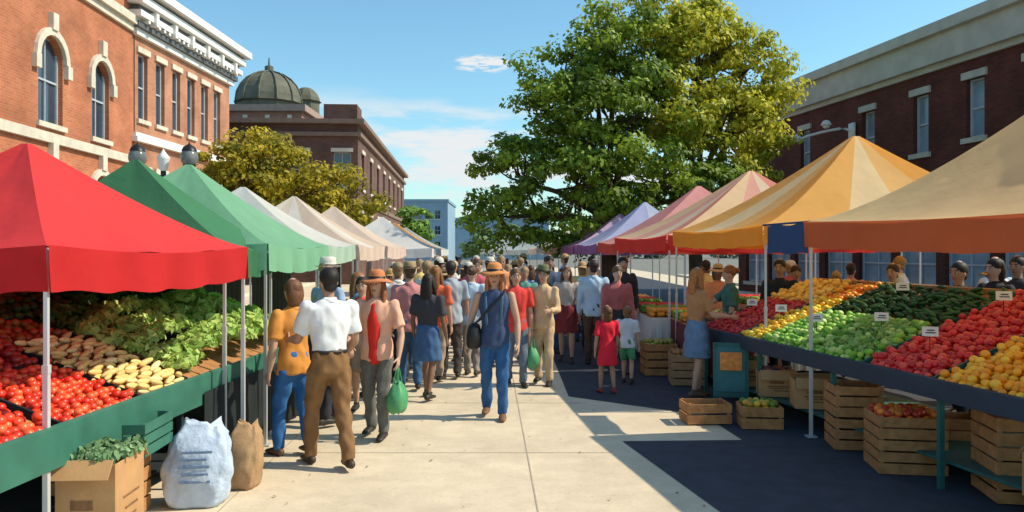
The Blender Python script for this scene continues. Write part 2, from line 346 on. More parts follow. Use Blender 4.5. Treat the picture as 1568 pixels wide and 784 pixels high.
g.box((1.0,1.0,9.9),(1.9,1.9,.9),1)
g.obj('cornice',[mat('brown_stone',(.22,.15,.12),.85,.15,3),M_brownbrick],parent=e)
e,g=building('domed_brick_building',(-16.1,60,0),math.radians(90),9,9,13.0,[(1+2*i,1.8+2*i,9.5,11.5,0,1) for i in range(4)],[(9-.9-1.7*i-.4,9-.9-1.7*i+.4,9.3,11.6,1) for i in range(5)],M_domebrick,[(8.6,8.9,.15,0),(12.6,13.1,.35,0)])
g.obj('cornice',[mat('rose_stone',(.36,.25,.2),.85,.15,3)],parent=e)
M_dome=mat('weathered_copper',(.12,.12,.085),.7,.3,1.5,.3,6)
g=G(); pr=[(2.65,0),(2.65,.5),(2.5,.55),(2.5,.9),(2.75,1.0)]+[(2.6*math.cos(a),1.05+2.5*math.sin(a)) for a in np.linspace(0,1.42,8)]+[(.35,3.6),(.35,4.0),(.08,4.15),(.05,4.7),(0.001,4.75)]
g.add(*lathe((2.9,3.4,12.7),pr,12))
for k in range(12):
    b=2*math.pi*k/12; g.loft([(2.9+(2.62*math.cos(a))*math.cos(b),3.4+(2.62*math.cos(a))*math.sin(b),13.8+2.52*math.sin(a)) for a in np.linspace(0,1.4,6)],.07,n=5,sub=1)
g.add(*lathe((4.6,.9,12.8),[(1.1,0),(1.1,1.3),(1.3,1.4)]+[(1.15*math.cos(a),1.4+1.2*math.sin(a)) for a in np.linspace(0,1.5,6)],10))
g.obj('dome',[M_dome],parent=e)
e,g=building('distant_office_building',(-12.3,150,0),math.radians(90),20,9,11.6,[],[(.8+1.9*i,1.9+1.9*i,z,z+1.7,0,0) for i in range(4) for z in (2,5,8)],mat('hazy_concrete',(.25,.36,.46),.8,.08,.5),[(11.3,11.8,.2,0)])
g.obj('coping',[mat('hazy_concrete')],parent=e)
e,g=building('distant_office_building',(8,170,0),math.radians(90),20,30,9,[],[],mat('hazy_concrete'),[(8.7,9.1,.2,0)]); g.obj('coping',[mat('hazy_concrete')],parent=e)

# ------------------------------------------------------------------ trees
def tree(name,base,lobes,nl,size,dark,light,trunk_r=.28,clump=.55):
    e=empty(name,base); g=G(); B=Vector(base)
    top=Vector((0,0,lobes[0][0][2]*.62-B.z))
    g.loft([(0,0,-.05),(.05,0,.8),(0,.05,top.z*.6),top],[trunk_r*1.35,trunk_r,trunk_r*.85,trunk_r*.6],n=12)
    P=[];Nn=[];C=[]
    vols=np.array([l[1][0]*l[1][1]*l[1][2] for l in lobes])**.67; vols/=vols.sum()
    for (c,r),f in zip(lobes,vols):
        c=np.array(c)-np.array(base); r=np.array(r)
        st=Vector((0,0,top.z*random.uniform(.55,1))); mid=(st+Vector(c))/2+Vector((random.uniform(-.3,.3),random.uniform(-.3,.3),.2))
        g.loft([st,mid,Vector(c),Vector(c)+Vector((random.uniform(-.5,.5),0,r[2]*.6))],[trunk_r*.45,trunk_r*.3,trunk_r*.16,.02],n=8)
        nc=max(6,int(f*nl/110)); 
        d=rng.normal(size=(nc,3)); d/=np.linalg.norm(d,axis=1)[:,None]; rad=rng.uniform(.45,1.12,nc)**.6
        cc=c+d*rad[:,None]*r
        for k in range(0,nc,4):
            g.loft([Vector(c),Vector((c+cc[k])/2)+Vector((0,0,-.1)),Vector(cc[k])],[trunk_r*.13,.03,.012],n=5,sub=2)
        for k in range(nc):
            m=int(110*random.uniform(.5,1.4)); cr2=clump*random.uniform(.5,1.25)
            v=rng.normal(size=(m,3)); v/=np.linalg.norm(v,axis=1)[:,None]; q=v*(rng.uniform(0,1,m)**.45)[:,None]*cr2*np.array([1.15,1.15,.62])
            P.append(cc[k]+q); nn=v*.8+rng.normal(size=(m,3))*.4+np.array([.35,-.2,.4]); Nn.append(nn/np.linalg.norm(nn,axis=1)[:,None])
            t=np.clip(rng.uniform(0,1,m)*.55+random.uniform(-.1,.6),0,1)[:,None]
            C.append(np.array(dark)*(1-t)+np.array(light)*t)
    g.obj('trunk_and_limbs',[M_bark],smooth=True,parent=e)
    V,F,c=leaves_arrays(np.vstack(P),np.vstack(Nn),size,np.vstack(C))
    mkobj('crown',V,F,M_leaf,col=c,parent=e)
tree('maple_tree',(3.0,24.5,0),[((3.2,24.5,5.6),(2.5,2.4,2.2)),((.35,24.5,4.1),(1.5,1.8,1.5)),((2.0,24,3.9),(2.2,2.2,1.8)),((4.6,24.5,4.0),(2.2,2.2,1.7)),((1.7,24.5,7.0),(1.6,1.8,1.6)),((3.2,24.6,8.0),(1.6,2,1.6)),((2.7,24.6,6.6),(2,2,1.8)),((-.4,24.2,3.0),(1.0,1.3,1.0)),((6.2,25,3.9),(1.2,1.5,1.3))],42000,.12,(.045,.11,.015),(.34,.46,.04),.3)
tree('linden_tree',(6.3,27,0),[((6.2,26.5,7.6),(2.4,2.2,2.3)),((8.0,27,8.0),(1.7,1.8,1.5)),((8.7,27.2,7.4),(1.0,1.2,1.0)),((4.7,25.6,9.0),(1.9,1.8,1.5)),((7.2,26.5,5.9),(1.8,1.8,1.6)),((6.3,26.4,9.1),(1.6,1.6,1.3)),((8.0,27,5.0),(1.2,1.4,1.3)),((5.2,24.9,6.6),(1.5,1.4,1.5))],34000,.125,(.24,.30,.02),(.70,.64,.06),.26)
tree('honey_locust_tree',(-7.4,25,0),[((-8.0,25,4.7),(1.6,1.5,1.2)),((-6.4,25,3.8),(1.6,1.5,1.25)),((-9.2,25,3.8),(1.3,1.3,1.2)),((-5.1,25,3.0),(1.0,1.2,1.0)),((-7.6,24.6,3.4),(1.8,1.5,1.2))],22000,.11,(.17,.17,.015),(.62,.48,.03),.18,.45)
tree('young_ash_tree',(-6.0,50,0),[((-6.0,50,3.6),(1.1,1.1,1.3)),((-5.4,50,2.7),(.9,.9,.8)),((-6.9,50,2.7),(1,.9,.9))],4500,.2,(.08,.2,.03),(.25,.42,.06),.12,.5)
tree('young_ash_tree',(-1.0,70,0),[((-1.0,70,3.2),(1.8,1.8,1.3)),((1.2,70,2.9),(1.6,1.5,1.3)),((-2.9,70,2.6),(1.5,1.5,1.1))],4500,.28,(.08,.17,.08),(.2,.32,.12),.15,.7)
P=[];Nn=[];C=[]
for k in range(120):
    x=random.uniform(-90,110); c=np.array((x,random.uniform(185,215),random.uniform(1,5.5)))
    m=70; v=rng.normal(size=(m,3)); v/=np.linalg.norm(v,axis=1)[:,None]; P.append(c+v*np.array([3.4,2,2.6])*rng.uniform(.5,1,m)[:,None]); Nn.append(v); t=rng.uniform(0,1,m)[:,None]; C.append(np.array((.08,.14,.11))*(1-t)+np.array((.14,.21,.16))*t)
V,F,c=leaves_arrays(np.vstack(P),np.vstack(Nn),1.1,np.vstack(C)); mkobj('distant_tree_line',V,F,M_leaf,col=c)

# ------------------------------------------------------------------ tents
def tent(name,c1,c2,depth,side,eave,peak,col,val,vh=.26,sag=1.35,colors=None,curtain=None,amp=.03,transl=.4):
    c1=Vector((*c1,0));c2=Vector((*c2,0)); u=(c2-c1).normalized(); n=Vector((u.y,-u.x,0)) if side>0 else Vector((-u.y,u.x,0))
    cs=[c1,c2,c2+n*depth,c1+n*depth]; ctr=sum(cs,Vector())/4
    e=empty(name,(ctr.x,ctr.y,0)); O=Vector((ctr.x,ctr.y,0))
    cols=colors or [col]
    ms=[mat('canvas_%d_%d_%d'%tuple(int(q*999) for q in c_),c_,.8,.07,2.5,.35,6,transl=transl,bdist=.03) for c_ in cols]
    mv=mat('valance_%d_%d_%d'%tuple(int(q*999) for q in val),val,.8,.08,3,.3,9,transl=.25,bdist=.02)
    g=G(); NT,NS=14,24; ph=random.uniform(0,6)
    for k in range(4):
        a=cs[k];b=cs[(k+1)%4]; V=[]
        for i in range(NT+1):
            t=max(i/NT,.02)
            for j in range(NS+1):
                s=j/NS; ed=a.lerp(b,s); p=ctr.lerp(ed,t)
                z=eave+(peak-eave)*(1-t)**sag
                edge=math.sin(math.pi*s)
                z-= .05*edge*t*t + .045*edge*math.sin(math.pi*t)
                z+= amp*edge*(math.sin(s*19+ph+k+t*5)*t*.4+math.sin(s*9-t*11+ph*3+k)*.25*math.sin(math.pi*t))
                V.append(p+Vector((0,0,z))-O)
        F=[(i*(NS+1)+j,(i+1)*(NS+1)+j,(i+1)*(NS+1)+j+1,i*(NS+1)+j+1) for i in range(NT) for j in range(NS)]
        g.add(V,F,0)
        if len(ms)>1:
            for q in range(len(F)): g.M[-len(F)+q]=((q%NS)*len(ms)//NS)
    g.obj('canopy',ms,smooth=True,parent=e)
    g=G(); NV=40
    for k in range(4):
        a=cs[k];b=cs[(k+1)%4]; d=(b-a).normalized(); out=Vector((d.y,-d.x,0)); 
        if out.dot((a+b)/2-O)<0: out=-out
        V=[]
        for i in range(4):
            for j in range(NV+1):
                s=j/NV; p=a.lerp(b,s); z=eave-.05*math.sin(math.pi*s)-vh*i/3*(1+.03*math.sin(s*31+ph))
                z+=.004
                V.append(p+out*(.012+.025*math.sin(s*27+ph*2)*(i/3))+Vector((0,0,z))-O)
        g.add(V,[(i*(NV+1)+j,(i+1)*(NV+1)+j,(i+1)*(NV+1)+j+1,i*(NV+1)+j+1) for i in range(3) for j in range(NV)],0)
    g.obj('valance',[mv],smooth=True,parent=e)
    g=G()
    for k,c in enumerate(cs):
        p=c.lerp(ctr,.02)-O
        g.box((p.x,p.y,eave/2),(.024,.024,eave-.02)); g.box((p.x,p.y,.006),(.10,.10,.012)); g.box((p.x,p.y,.62),(.031,.031,1.2)); g.box((p.x,p.y,1.23),(.037,.037,.05))
    for k in range(4):
        a=cs[k].lerp(ctr,.02)-O;b=cs[(k+1)%4].lerp(ctr,.02)-O
        g.loft([a+Vector((0,0,eave-.08)),b+Vector((0,0,eave-.08))],.013,n=6,sub=1)
        g.loft([a+Vector((0,0,eave-.10)),a*.5+Vector((0,0,eave-.06+(peak-eave)*(.5**sag)-.08)),Vector((0,0,peak-.14))],.012,n=6,sub=1)
    g.obj('frame',[M_pole],parent=e)
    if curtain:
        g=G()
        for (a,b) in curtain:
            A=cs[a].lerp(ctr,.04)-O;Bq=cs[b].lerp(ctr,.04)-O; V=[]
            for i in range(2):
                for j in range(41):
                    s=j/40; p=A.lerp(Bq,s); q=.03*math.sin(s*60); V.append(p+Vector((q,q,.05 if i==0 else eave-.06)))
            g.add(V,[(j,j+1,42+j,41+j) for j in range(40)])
        g.obj('added_dark_curtain',[M_dkgreen],smooth=True,parent=e)  # dark cloth added behind the stall so its interior stays dark
    return e
NM='market_tent'
RED=(.68,.035,.035); DG=(.05,.20,.09); LG=(.24,.52,.32)
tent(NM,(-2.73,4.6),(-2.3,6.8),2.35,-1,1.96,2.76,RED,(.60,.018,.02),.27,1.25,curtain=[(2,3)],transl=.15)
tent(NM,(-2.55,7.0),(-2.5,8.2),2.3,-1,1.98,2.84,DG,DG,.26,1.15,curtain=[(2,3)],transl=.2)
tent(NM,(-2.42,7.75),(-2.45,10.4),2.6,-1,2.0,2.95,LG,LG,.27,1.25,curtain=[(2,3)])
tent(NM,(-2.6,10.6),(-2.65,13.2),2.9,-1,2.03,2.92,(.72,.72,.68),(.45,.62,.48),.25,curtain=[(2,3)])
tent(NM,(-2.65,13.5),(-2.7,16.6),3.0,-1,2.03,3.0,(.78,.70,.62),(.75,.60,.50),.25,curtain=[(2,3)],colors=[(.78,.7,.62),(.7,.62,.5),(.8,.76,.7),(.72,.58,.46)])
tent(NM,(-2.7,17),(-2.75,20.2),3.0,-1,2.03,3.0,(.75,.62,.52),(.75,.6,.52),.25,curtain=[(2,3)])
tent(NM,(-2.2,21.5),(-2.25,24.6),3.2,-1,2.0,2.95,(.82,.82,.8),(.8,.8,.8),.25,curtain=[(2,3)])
tent(NM,(-2.5,26),(-2.6,29.5),3.2,-1,2.0,2.95,(.7,.35,.12),(.8,.78,.74),.25)
tent(NM,(-2.9,33),(-3,37),3.6,-1,2.0,3.0,(.42,.48,.5),(.6,.65,.66),.25)
tent(NM,(-1.7,42),(1.7,42),3.6,-1,2.0,3.2,(.45,.52,.53),(.6,.65,.66),.25)
CR=(.95,.70,.36)
tent(NM,(3.8,3.7),(3.05,8.17),4.6,1,2.23,4.2,CR,(.52,.11,.035),.27,1.45,transl=.5)
tent(NM,(3.0,9.35),(2.55,12.4),4.3,1,2.24,3.6,(.85,.42,.10),(.88,.32,.03),.24,1.3,colors=[(.92,.44,.08),(.93,.56,.20),(.95,.74,.42),(.93,.50,.13)],transl=.5)
tent(NM,(2.5,12.6),(2.0,15.2),4.3,1,2.18,3.42,(.80,.45,.25),(.70,.04,.03),.24,1.3,colors=[(.90,.36,.28),(.93,.76,.55),(.92,.50,.40),(.94,.70,.42)],transl=.5)
tent(NM,(2.3,15.4),(1.95,17.6),3.8,1,2.12,3.35,(.90,.45,.42),(.6,.08,.05),.22,1.3,transl=.5)
tent(NM,(1.95,17.9),(1.7,20.3),2.9,1,2.1,3.15,(.42,.46,.70),(.28,.12,.30),.22,1.3,colors=[(.72,.78,.92),(.55,.58,.85)],transl=.5)
tent(NM,(1.65,20.8),(1.5,23.6),3.0,1,2.08,3.0,(.26,.10,.30),(.35,.13,.3),.22,1.3,colors=[(.5,.22,.5),(.72,.52,.70)],transl=.5)
tent(NM,(1.4,24),(1.1,27.5),3.0,1,2.06,3.1,(.9,.56,.50),(.8,.46,.4),.22,1.3,transl=.5)
tent(NM,(.9,29),(.7,32.5),2.8,1,2.05,2.9,(.85,.82,.8),(.8,.72,.66),.22,1.3,transl=.5)
g=G(); V=[]
for i in range(9):
    for j in range(9):
        t=j/8; V.append((3.12-.12*t,8.25+t*.95+.0*i,2.22-i*.04+.012*math.sin(j*1.3)))
g.add(V,[(i*9+j,(i+1)*9+j,(i+1)*9+j+1,i*9+j+1) for i in range(8) for j in range(8)])
g.loft([(3.12,8.2,2.235),(3.0,9.35,2.235)],.013,n=6,sub=1)
g.obj('navy_banner',[mat('navy_cloth',(.015,.055,.16),.8,.15,4)])

# ------------------------------------------------------------------ produce stalls
def fR(s,v): return np.array((4.645-.19*s+.982*v, s+.187*v, .85+.38*v))
def fL(s,v): return np.array((-2.77+.055*(s-4.2)-.99*v, s+.06*v, .84+.36*v))
def bank(name,f,s0,s1,v0,v1,d,cols,kind='round',mt=None,pile=.5,parent=None,zoff=0):
    P=[];R=[];rot=[]
    r=d*.5; row=0
    for v in np.arange(v0+r,v1-r*.5,d*(.9 if kind!='long' else .62)):
        row+=1
        step=d if kind!='long' else d*2.3
        for s in np.arange(s0+r+(row%2)*step*.5,s1-r*.6,step):
            for layer in range(2):
                if layer and random.random()>pile: continue
                p=f(s+random.uniform(-.2,.2)*d,v+random.uniform(-.2,.2)*d); p=p+np.array((0,0,r*.8+layer*r*1.2+zoff+random.uniform(-.1,.1)*r)); P.append(p)
                q=random.uniform(.86,1.14)
                if kind=='long': R.append((r*.62*q,r*2.3*q,r*.62*q)); a=random.uniform(-.25,.25)
                elif kind=='pepper': R.append((r*.85*q,r*1.15*q,r*.8*q)); a=random.uniform(0,6)
                else: R.append((r*q,r*q,r*q*.9)); a=random.uniform(0,6)
                M=Matrix.Rotation(a,3,'Z')@Matrix.Rotation(random.uniform(-.3,.3),3,'X'); rot.append(np.array(M))
    n=len(P); cc=np.array([cols[i] for i in rng.integers(0,len(cols),n)]); cc=np.clip(cc*(1+rng.uniform(-.22,.22,(n,1))),.002,1)
    return scatter(name,P,R,cc,mt or M_fruit,np.array(rot),parent)
def leafy(name,f,s0,s1,v0,v1,d,dark,light,size=.07,parent=None,hump=0,nl=46):
    P=[];Nn=[];C=[]
    for s in np.arange(s0+d/2,s1,d):
        for v in np.arange(v0+d/2,v1,d):
            c=f(s+random.uniform(-.2,.2)*d,v+random.uniform(-.2,.2)*d)+np.array((0,0,d*.3+hump*math.sin(math.pi*(s-s0)/(s1-s0))*random.uniform(.5,1.1)))
            vv=rng.normal(size=(nl,3)); vv[:,2]=np.abs(vv[:,2]); vv/=np.linalg.norm(vv,axis=1)[:,None]
            P.append(c+vv*d*rng.uniform(.3,.68,nl)[:,None]*np.array((1,1,.8))); q=vv+rng.normal(size=(nl,3))*.45; Nn.append(q/np.linalg.norm(q,axis=1)[:,None])
            t=np.clip(rng.uniform(0,.6,nl)+random.uniform(0,.4),0,1)[:,None]; C.append(np.array(dark)*(1-t)+np.array(light)*t)
    V,F,c=leaves_arrays(np.vstack(P),np.vstack(Nn),size,np.vstack(C)); return mkobj(name,V,F,M_lett,col=c,parent=parent)
def table(name,f,s0,s1,vmax,fasc,legm,divs=(),fh=.11,lip=.05):
    e=empty(name); g=G(); 
    def hx(sa,sb,va,vb,za,zb,m):
        c=[f(sa,va),f(sb,va),f(sb,vb),f(sa,vb)]
        g.hexa([c_+np.array((0,0,za)) for c_ in c]+[c_+np.array((0,0,zb)) for c_ in c],m)
    hx(s0,s1,0,vmax,-.05,-.006,0)
    hx(s0,s1,-.03,-.003,-fh,lip,1); hx(s0,s1,vmax+.003,vmax+.03,-.2,lip,0)
    for s in list(divs)+[s0,s1]: hx(s-.01,s+.01,.0,vmax,-.004,.055,2)
    for v in (vmax*.33,vmax*.66): hx(s0+.012,s1-.012,v-.008,v+.008,-.004,.035,2)
    for s in np.linspace(s0+.05,s1-.05,max(2,int((s1-s0)/1.3)+1)):
        for v in (.04,vmax-.06):
            p=f(s,v); g.box((p[0],p[1],(p[2]-.06)/2),(.045,.045,p[2]-.06),2)
    p=[f(s0+.05,.1),f(s1-.05,.1),f(s1-.05,vmax-.1),f(s0+.05,vmax-.1)]
    g.hexa([(q[0],q[1],.20) for q in p]+[(q[0],q[1],.225) for q in p],2)
    g.obj('frame_and_boards',[M_wood,fasc,legm],parent=e,bevel=.003); return e
REDS=[(.72,.03,.035),(.62,.02,.025),(.78,.08,.06)]; TOM=[(.80,.06,.02),(.68,.035,.015),(.84,.13,.04)]
ORG=[(.95,.30,.012),(.92,.24,.010),(.95,.38,.02)]; YEL=[(.92,.60,.03),(.90,.46,.02),(.92,.70,.08)]
GRN=[(.20,.44,.04),(.30,.54,.08),(.12,.32,.03),(.50,.68,.20)]; DGN=[(.015,.06,.015),(.02,.09,.02),(.03,.11,.02)]
M_navy=mat('navy_fascia',(.02,.04,.07),.6,.2,5)
tb=table('produce_stand',fR,3.4,10.75,1.68,M_navy,M_teal,divs=(6.38,7.3,9.15,9.71))
bank('orange_display',fR,3.42,5.5,0.0,1.65,.078,ORG); bank('tangerine_display',fR,5.5,6.36,0,.75,.074,[(.95,.40,.02),(.95,.50,.04),(.95,.34,.015)]); bank('orange_display',fR,5.5,6.36,.77,1.65,.078,ORG)
bank('apple_display',fR,6.4,7.28,0,1.65,.072,REDS)
bank('green_pepper_display',fR,7.32,9.13,0,.85,.08,GRN,'pepper',M_veg,.8)
bank('cucumber_display',fR,7.32,9.13,.87,1.65,.075,DGN,'long',M_veg,.5)
leafy('chard_bundles',fR,7.4,8.1,.1,.7,.16,(.14,.36,.05),(.55,.72,.3),.06)
bank('lemon_display',fR,9.17,9.69,0,1.1,.072,YEL,'pepper'); bank('orange_display',fR,9.17,9.69,1.1,1.65,.072,ORG)
bank('cherry_display',fR,9.73,10.73,0,1.0,.055,[(.5,.02,.04),(.6,.04,.04)]); bank('peach_display',fR,9.73,10.73,1.0,1.65,.075,[(.85,.5,.08),(.9,.6,.12)])
# price cards on stakes
g=G()
for s,v in ((5.1,.25),(6.0,1.0),(6.85,.35),(6.9,1.15),(7.7,.5),(8.5,.3),(8.3,1.2),(9.4,.4),(10.2,.45)):
    p=fR(s,v); g.box((p[0],p[1],p[2]+.13),(.006,.006,.16),1); g.box((p[0],p[1]-.006,p[2]+.235),(.13,.004,.085),0,rz=-.35,rx=-.15)
    for q in (0,.022): g.box((p[0]+.002,p[1]-.0105,p[2]+.225+q),(.08-.02*(q>0),.003,.010),1,rz=-.35,rx=-.15)
g.obj('price_cards',[M_white,M_black])
M_gfas=mat('green_fascia',(.035,.15,.105),.6,.2,5)
tb=table('produce_stand',fL,3.3,9.4,2.1,M_gfas,M_dark,divs=(4.75,5.65,6.4),fh=.2)
bank('tomato_display',fL,3.35,4.73,0,.68,.068,TOM); bank('tomato_display',fL,4.77,5.63,0,.68,.062,TOM)
bank('dark_tomato_display',fL,3.35,5.63,.72,1.38,.07,[(.38,.03,.02),(.28,.02,.02),(.5,.05,.02)])
bank('eggplant_display',fL,3.35,5.63,1.42,2.08,.085,[(.02,.015,.03),(.02,.05,.02),(.015,.04,.02)],'pepper',M_veg,.7)
bank('corn_display',fL,5.67,6.38,0,.95,.075,[(.84,.62,.24),(.76,.52,.18),(.88,.72,.34)],'long',M_veg,.9)
bank('dark_tomato_display',fL,5.67,6.38,.97,1.38,.07,[(.38,.05,.02),(.28,.10,.02),(.4,.18,.04)])
bank('squash_display',fL,5.67,7.4,1.38,2.08,.10,[(.02,.06,.02),(.04,.09,.02),(.10,.05,.02)],'pepper',M_veg,.7)
leafy('lettuce_pile',fL,6.42,9.3,0,.95,.20,(.22,.42,.06),(.70,.84,.28),.06,hump=.26,nl=130)
leafy('shaded_lettuce_pile',fL,6.42,9.3,.95,1.4,.2,(.03,.09,.02),(.12,.24,.05),.065,hump=.15,nl=70)  # back lettuce coloured darker to imitate shade under the tent
leafy('shaded_cabbage_pile',fL,7.4,9.3,1.38,2.05,.2,(.015,.05,.012),(.05,.11,.025),.07,hump=.1,nl=60)  # leaf colours darkened to stand for the dim stall interior
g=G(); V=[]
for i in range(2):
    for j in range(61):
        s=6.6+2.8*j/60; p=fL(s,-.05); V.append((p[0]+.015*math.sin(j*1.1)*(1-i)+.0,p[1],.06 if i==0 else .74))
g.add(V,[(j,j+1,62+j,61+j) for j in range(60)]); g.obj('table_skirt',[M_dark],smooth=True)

def ftable(x,y,w,l,cloth,prod,h=.8,rz=0):
    e=empty('market_table',(x,y,0),rz); g=G(); g.box((0,0,h),(w,l,.04),0)
    V=[];n=96; 
    for i in range(2):
        for j in range(n):
            a=j/n*4; k=int(a); t=a-k; c=[(-w/2,-l/2),(w/2,-l/2),(w/2,l/2),(-w/2,l/2)]; p=np.array(c[k])*(1-t)+np.array(c[(k+1)%4])*t
            p=p*(1.02+ (0 if i==0 else .03+.02*math.sin(j*1.7))); V.append((p[0],p[1],h+.022 if i==0 else .12))
    g.add(V,[(j,(j+1)%n,n+(j+1)%n,n+j) for j in range(n)],1)
    g.obj('cloth_table',[M_wood,cloth],parent=e)
    f=lambda s,v:np.array((x-w/2+v,y-l/2+s,h+.03)) 
    nsec=3
    for q in range(nsec):
        c=prod[q%len(prod)]; bank('fruit_crates',f,q*l/nsec+.04,(q+1)*l/nsec-.04,.03,w-.03,.09,[c],pile=.9,mt=M_veg)
cl=[M_dkgreen,mat('maroon_cloth',(.16,.03,.03),.85,.2,4),M_white,mat('tan_cloth',(.45,.32,.2),.85,.2,4)]
PC=[(.7,.3,.03),(.12,.3,.04),(.5,.04,.03),(.75,.55,.1),(.3,.12,.05)]
for i,(x,y,l) in enumerate([(-3.1,11.9,2.2),(-3.15,15,2.6),(-3.2,18.6,2.6),(-2.9,23,2.6),(3.05,12.2,1.6),(2.75,14.0,2.0),(2.6,16.6,2),(2.4,19.2,2),(2.1,22.4,2.4),(4.6,13,2.2),(5.2,16.5,2.4)]):
    ftable(x,y,.9,l,cl[i%4] if x<0 else cl[(i+1)%4],[PC[(i+k)%5] for k in range(3)])

def crate(name,x,y,w,d,h,rz=0,z=0,fill=None,slats=4,m=None):
    e=empty(name,(x,y,z),rz); g=G(); t=.014
    for sx in (-1,1):
        for sy in (-1,1): g.box((sx*(w/2-.03),sy*(d/2-.03),h/2),(.03,.03,h-.004))
    sh=h/slats
    for i in range(slats):
        zc=sh*(i+.5); hh=sh*random.uniform(.80,.90)
        for sy in (-1,1): g.box((0,sy*(d/2-.008),zc),(w,t,hh),0,rx=random.uniform(-.01,.01))
        for sx in (-1,1): g.box((sx*(w/2-.008),0,zc),(t,d-.035,hh))
    g.box((0,0,.02),(w-.04,d-.04,.012)); g.box((0,0,h*.45),(w-.07,d-.07,.012),1)
    g.obj('slats',[m or M_wood,M_dark],parent=e,bevel=.002)
    if fill:
        c,s=math.cos(rz),math.sin(rz)
        f=lambda a,b:np.array((x+c*(a-w/2)-s*(b-d/2),y+s*(a-w/2)+c*(b-d/2),z+h-.06))
        bank('crate_fruit',f,.03,w-.03,.03,d-.03,.075,fill,pile=.9)
def carton(name,x,y,w,d,h,rz=0,z=0,fill=None):
    e=empty(name,(x,y,z),rz); g=G(); t=.008
    for sy in (-1,1): g.box((0,sy*(d/2-t/2),h/2),(w,t,h))
    for sx in (-1,1): g.box((sx*(w/2-t/2),0,h/2),(t,d-2*t-.002,h))
    g.box((0,0,.006),(w-.02,d-.02,.008))
    for sy in (-1,1): g.box((0,sy*(d/2+.05),h-.02),(w-.01,.13,.006),0,rx=sy*-.9)
    g.box((-.02,-d/2-.003,h*.60),(w*.38,.003,h*.10),1); g.box((0,-d/2-.003,h*.44),(w*.6,.003,.014),1); g.box((0,-d/2-.003,h*.36),(w*.5,.003,.012),1); g.box((.03,-d/2-.003,h*.26),(w*.4,.003,.012),1)
    for q in (.62,.5,.4,.3): g.box((w/2+.003,random.uniform(-.02,.02),h*q),(.003,d*random.uniform(.35,.6),.014),1)
    g.obj('carton_panels',[M_card,mat('carton_print',(.22,.11,.05),.8,.3,30)],parent=e,bevel=.0015)
    if fill:
        c,s=math.cos(rz),math.sin(rz)
        f=lambda a,b:np.array((x+c*(a-w/2)-s*(b-d/2),y+s*(a-w/2)+c*(b-d/2),z+h-.07)); bank('carton_fruit',f,.03,w-.03,.03,d-.03,.08,fill,pile=.9)
crate('wooden_crate',3.48,6.95,.56,.46,.50,-.15,0,[(.75,.2,.02),(.6,.05,.02)],5)
crate('wooden_crate',4.0,6.15,.55,.5,.66,-.18,0,None,6)
crate('wooden_crate',3.38,7.75,.46,.42,.31,-.15,0,None,3); crate('wooden_crate',3.38,7.77,.45,.42,.31,-.12,.315,None,3)
crate('wooden_crate',4.12,7.2,.36,.36,.42,-.2,0,None,4)
carton('cardboard_box',3.3,8.55,.46,.36,.30,-.19,.235,None); carton('cardboard_box',3.12,9.25,.42,.36,.28,-.19,.235,[(.03,.05,.12),(.4,.1,.05)])
carton('cardboard_box',3.0,9.95,.42,.36,.3,-.19,.235,[(.1,.2,.04)]); carton('cardboard_box',3.75,5.2,.5,.4,.3,-.19,.235)
crate('wooden_crate',2.18,8.85,.50,.36,.24,.06,0,None,2)
crate('wooden_crate',2.72,8.62,.44,.36,.25,-.1,0,[(.12,.25,.03),(.75,.5,.05),(.6,.3,.03)],2)
crate('wooden_crate',2.55,11.4,.5,.5,.45,-.1,0,[(.3,.12,.04),(.4,.2,.06)],4,M_burlap); crate('wooden_crate',2.3,12.3,.5,.5,.5,0,0,[(.3,.3,.05)],4)
carton('cardboard_box',-2.62,5.0,.36,.42,.62,.05,0,None) 
leafy('herb_bunches',lambda a,b:np.array((-2.82+a,4.8+b,.60)),0,.40,0,.42,.13,(.12,.26,.10),(.38,.54,.30),.045,nl=90)
crate('green_plastic_crate',-2.70,5.62,.34,.5,.24,.05,.50,None,3,M_gfas)
crate('wooden_crate',-2.95,5.65,.5,.45,.45,.05,0,None,4)
def sack(name,x,y,w,d,h,m,rz=0):
    V=[];F=[];n=40;K=26
    for i in range(K):
        t=i/(K-1)
        for j in range(n):
            a=2*math.pi*j/n; ca,sa=math.cos(a),math.sin(a); pw=.55
            rx=w/2*abs(ca)**pw*np.sign(ca); ry=d/2*abs(sa)**pw*np.sign(sa)
            k=(.86+.2*math.sin(math.pi*min(t*1.25,1)))*(1 if t<.84 else 1-.3*math.sin((t-.84)/.16*math.pi/2))
            if i==0:k*=.9
            fold=1+.035*math.sin(5*a+6*t)+.03*math.sin(9*a-11*t)+.02*math.sin(3*a+19*t)+.018*math.sin(14*a+23*t)
            V.append((rx*k*fold+.03*t*t,ry*k*fold*(1-.45*max(0,t-.75)/.25),h*t*(1+.05*math.sin(3*a+1)*t+.02*math.sin(8*a)*t)))
    for i in range(K-1):
        for j in range(n): F.append((i*n+j,i*n+(j+1)%n,(i+1)*n+(j+1)%n,(i+1)*n+j))
    V.append((.03,0,h*.9)); c=len(V)-1
    for j in range(n): F.append((c,(K-1)*n+j,(K-1)*n+(j+1)%n))
    F.append(tuple(range(n-1,-1,-1)))
    return mkobj(name,V,F,m,smooth=True,loc=(x,y,0),rotz=rz)
M_sack=mat('woven_plastic_sack',(.46,.56,.70),.6,.15,9,.5,25,bdist=.02)
sack('feed_sack',-2.40,5.98,.46,.3,.62,M_sack,.15); sack('burlap_sack',-2.2,6.42,.27,.26,.52,M_burlap,0)
g=G()
for i in range(5): g.box((random.uniform(-.02,.02),-.158,.40-.055*i),(.22-.03*(i%2),.004,.018))
g.obj('sack_label',[mat('blue_print',(.16,.25,.40),.7,.2,30)],loc=(-2.38,5.975,.03),rotz=.15)
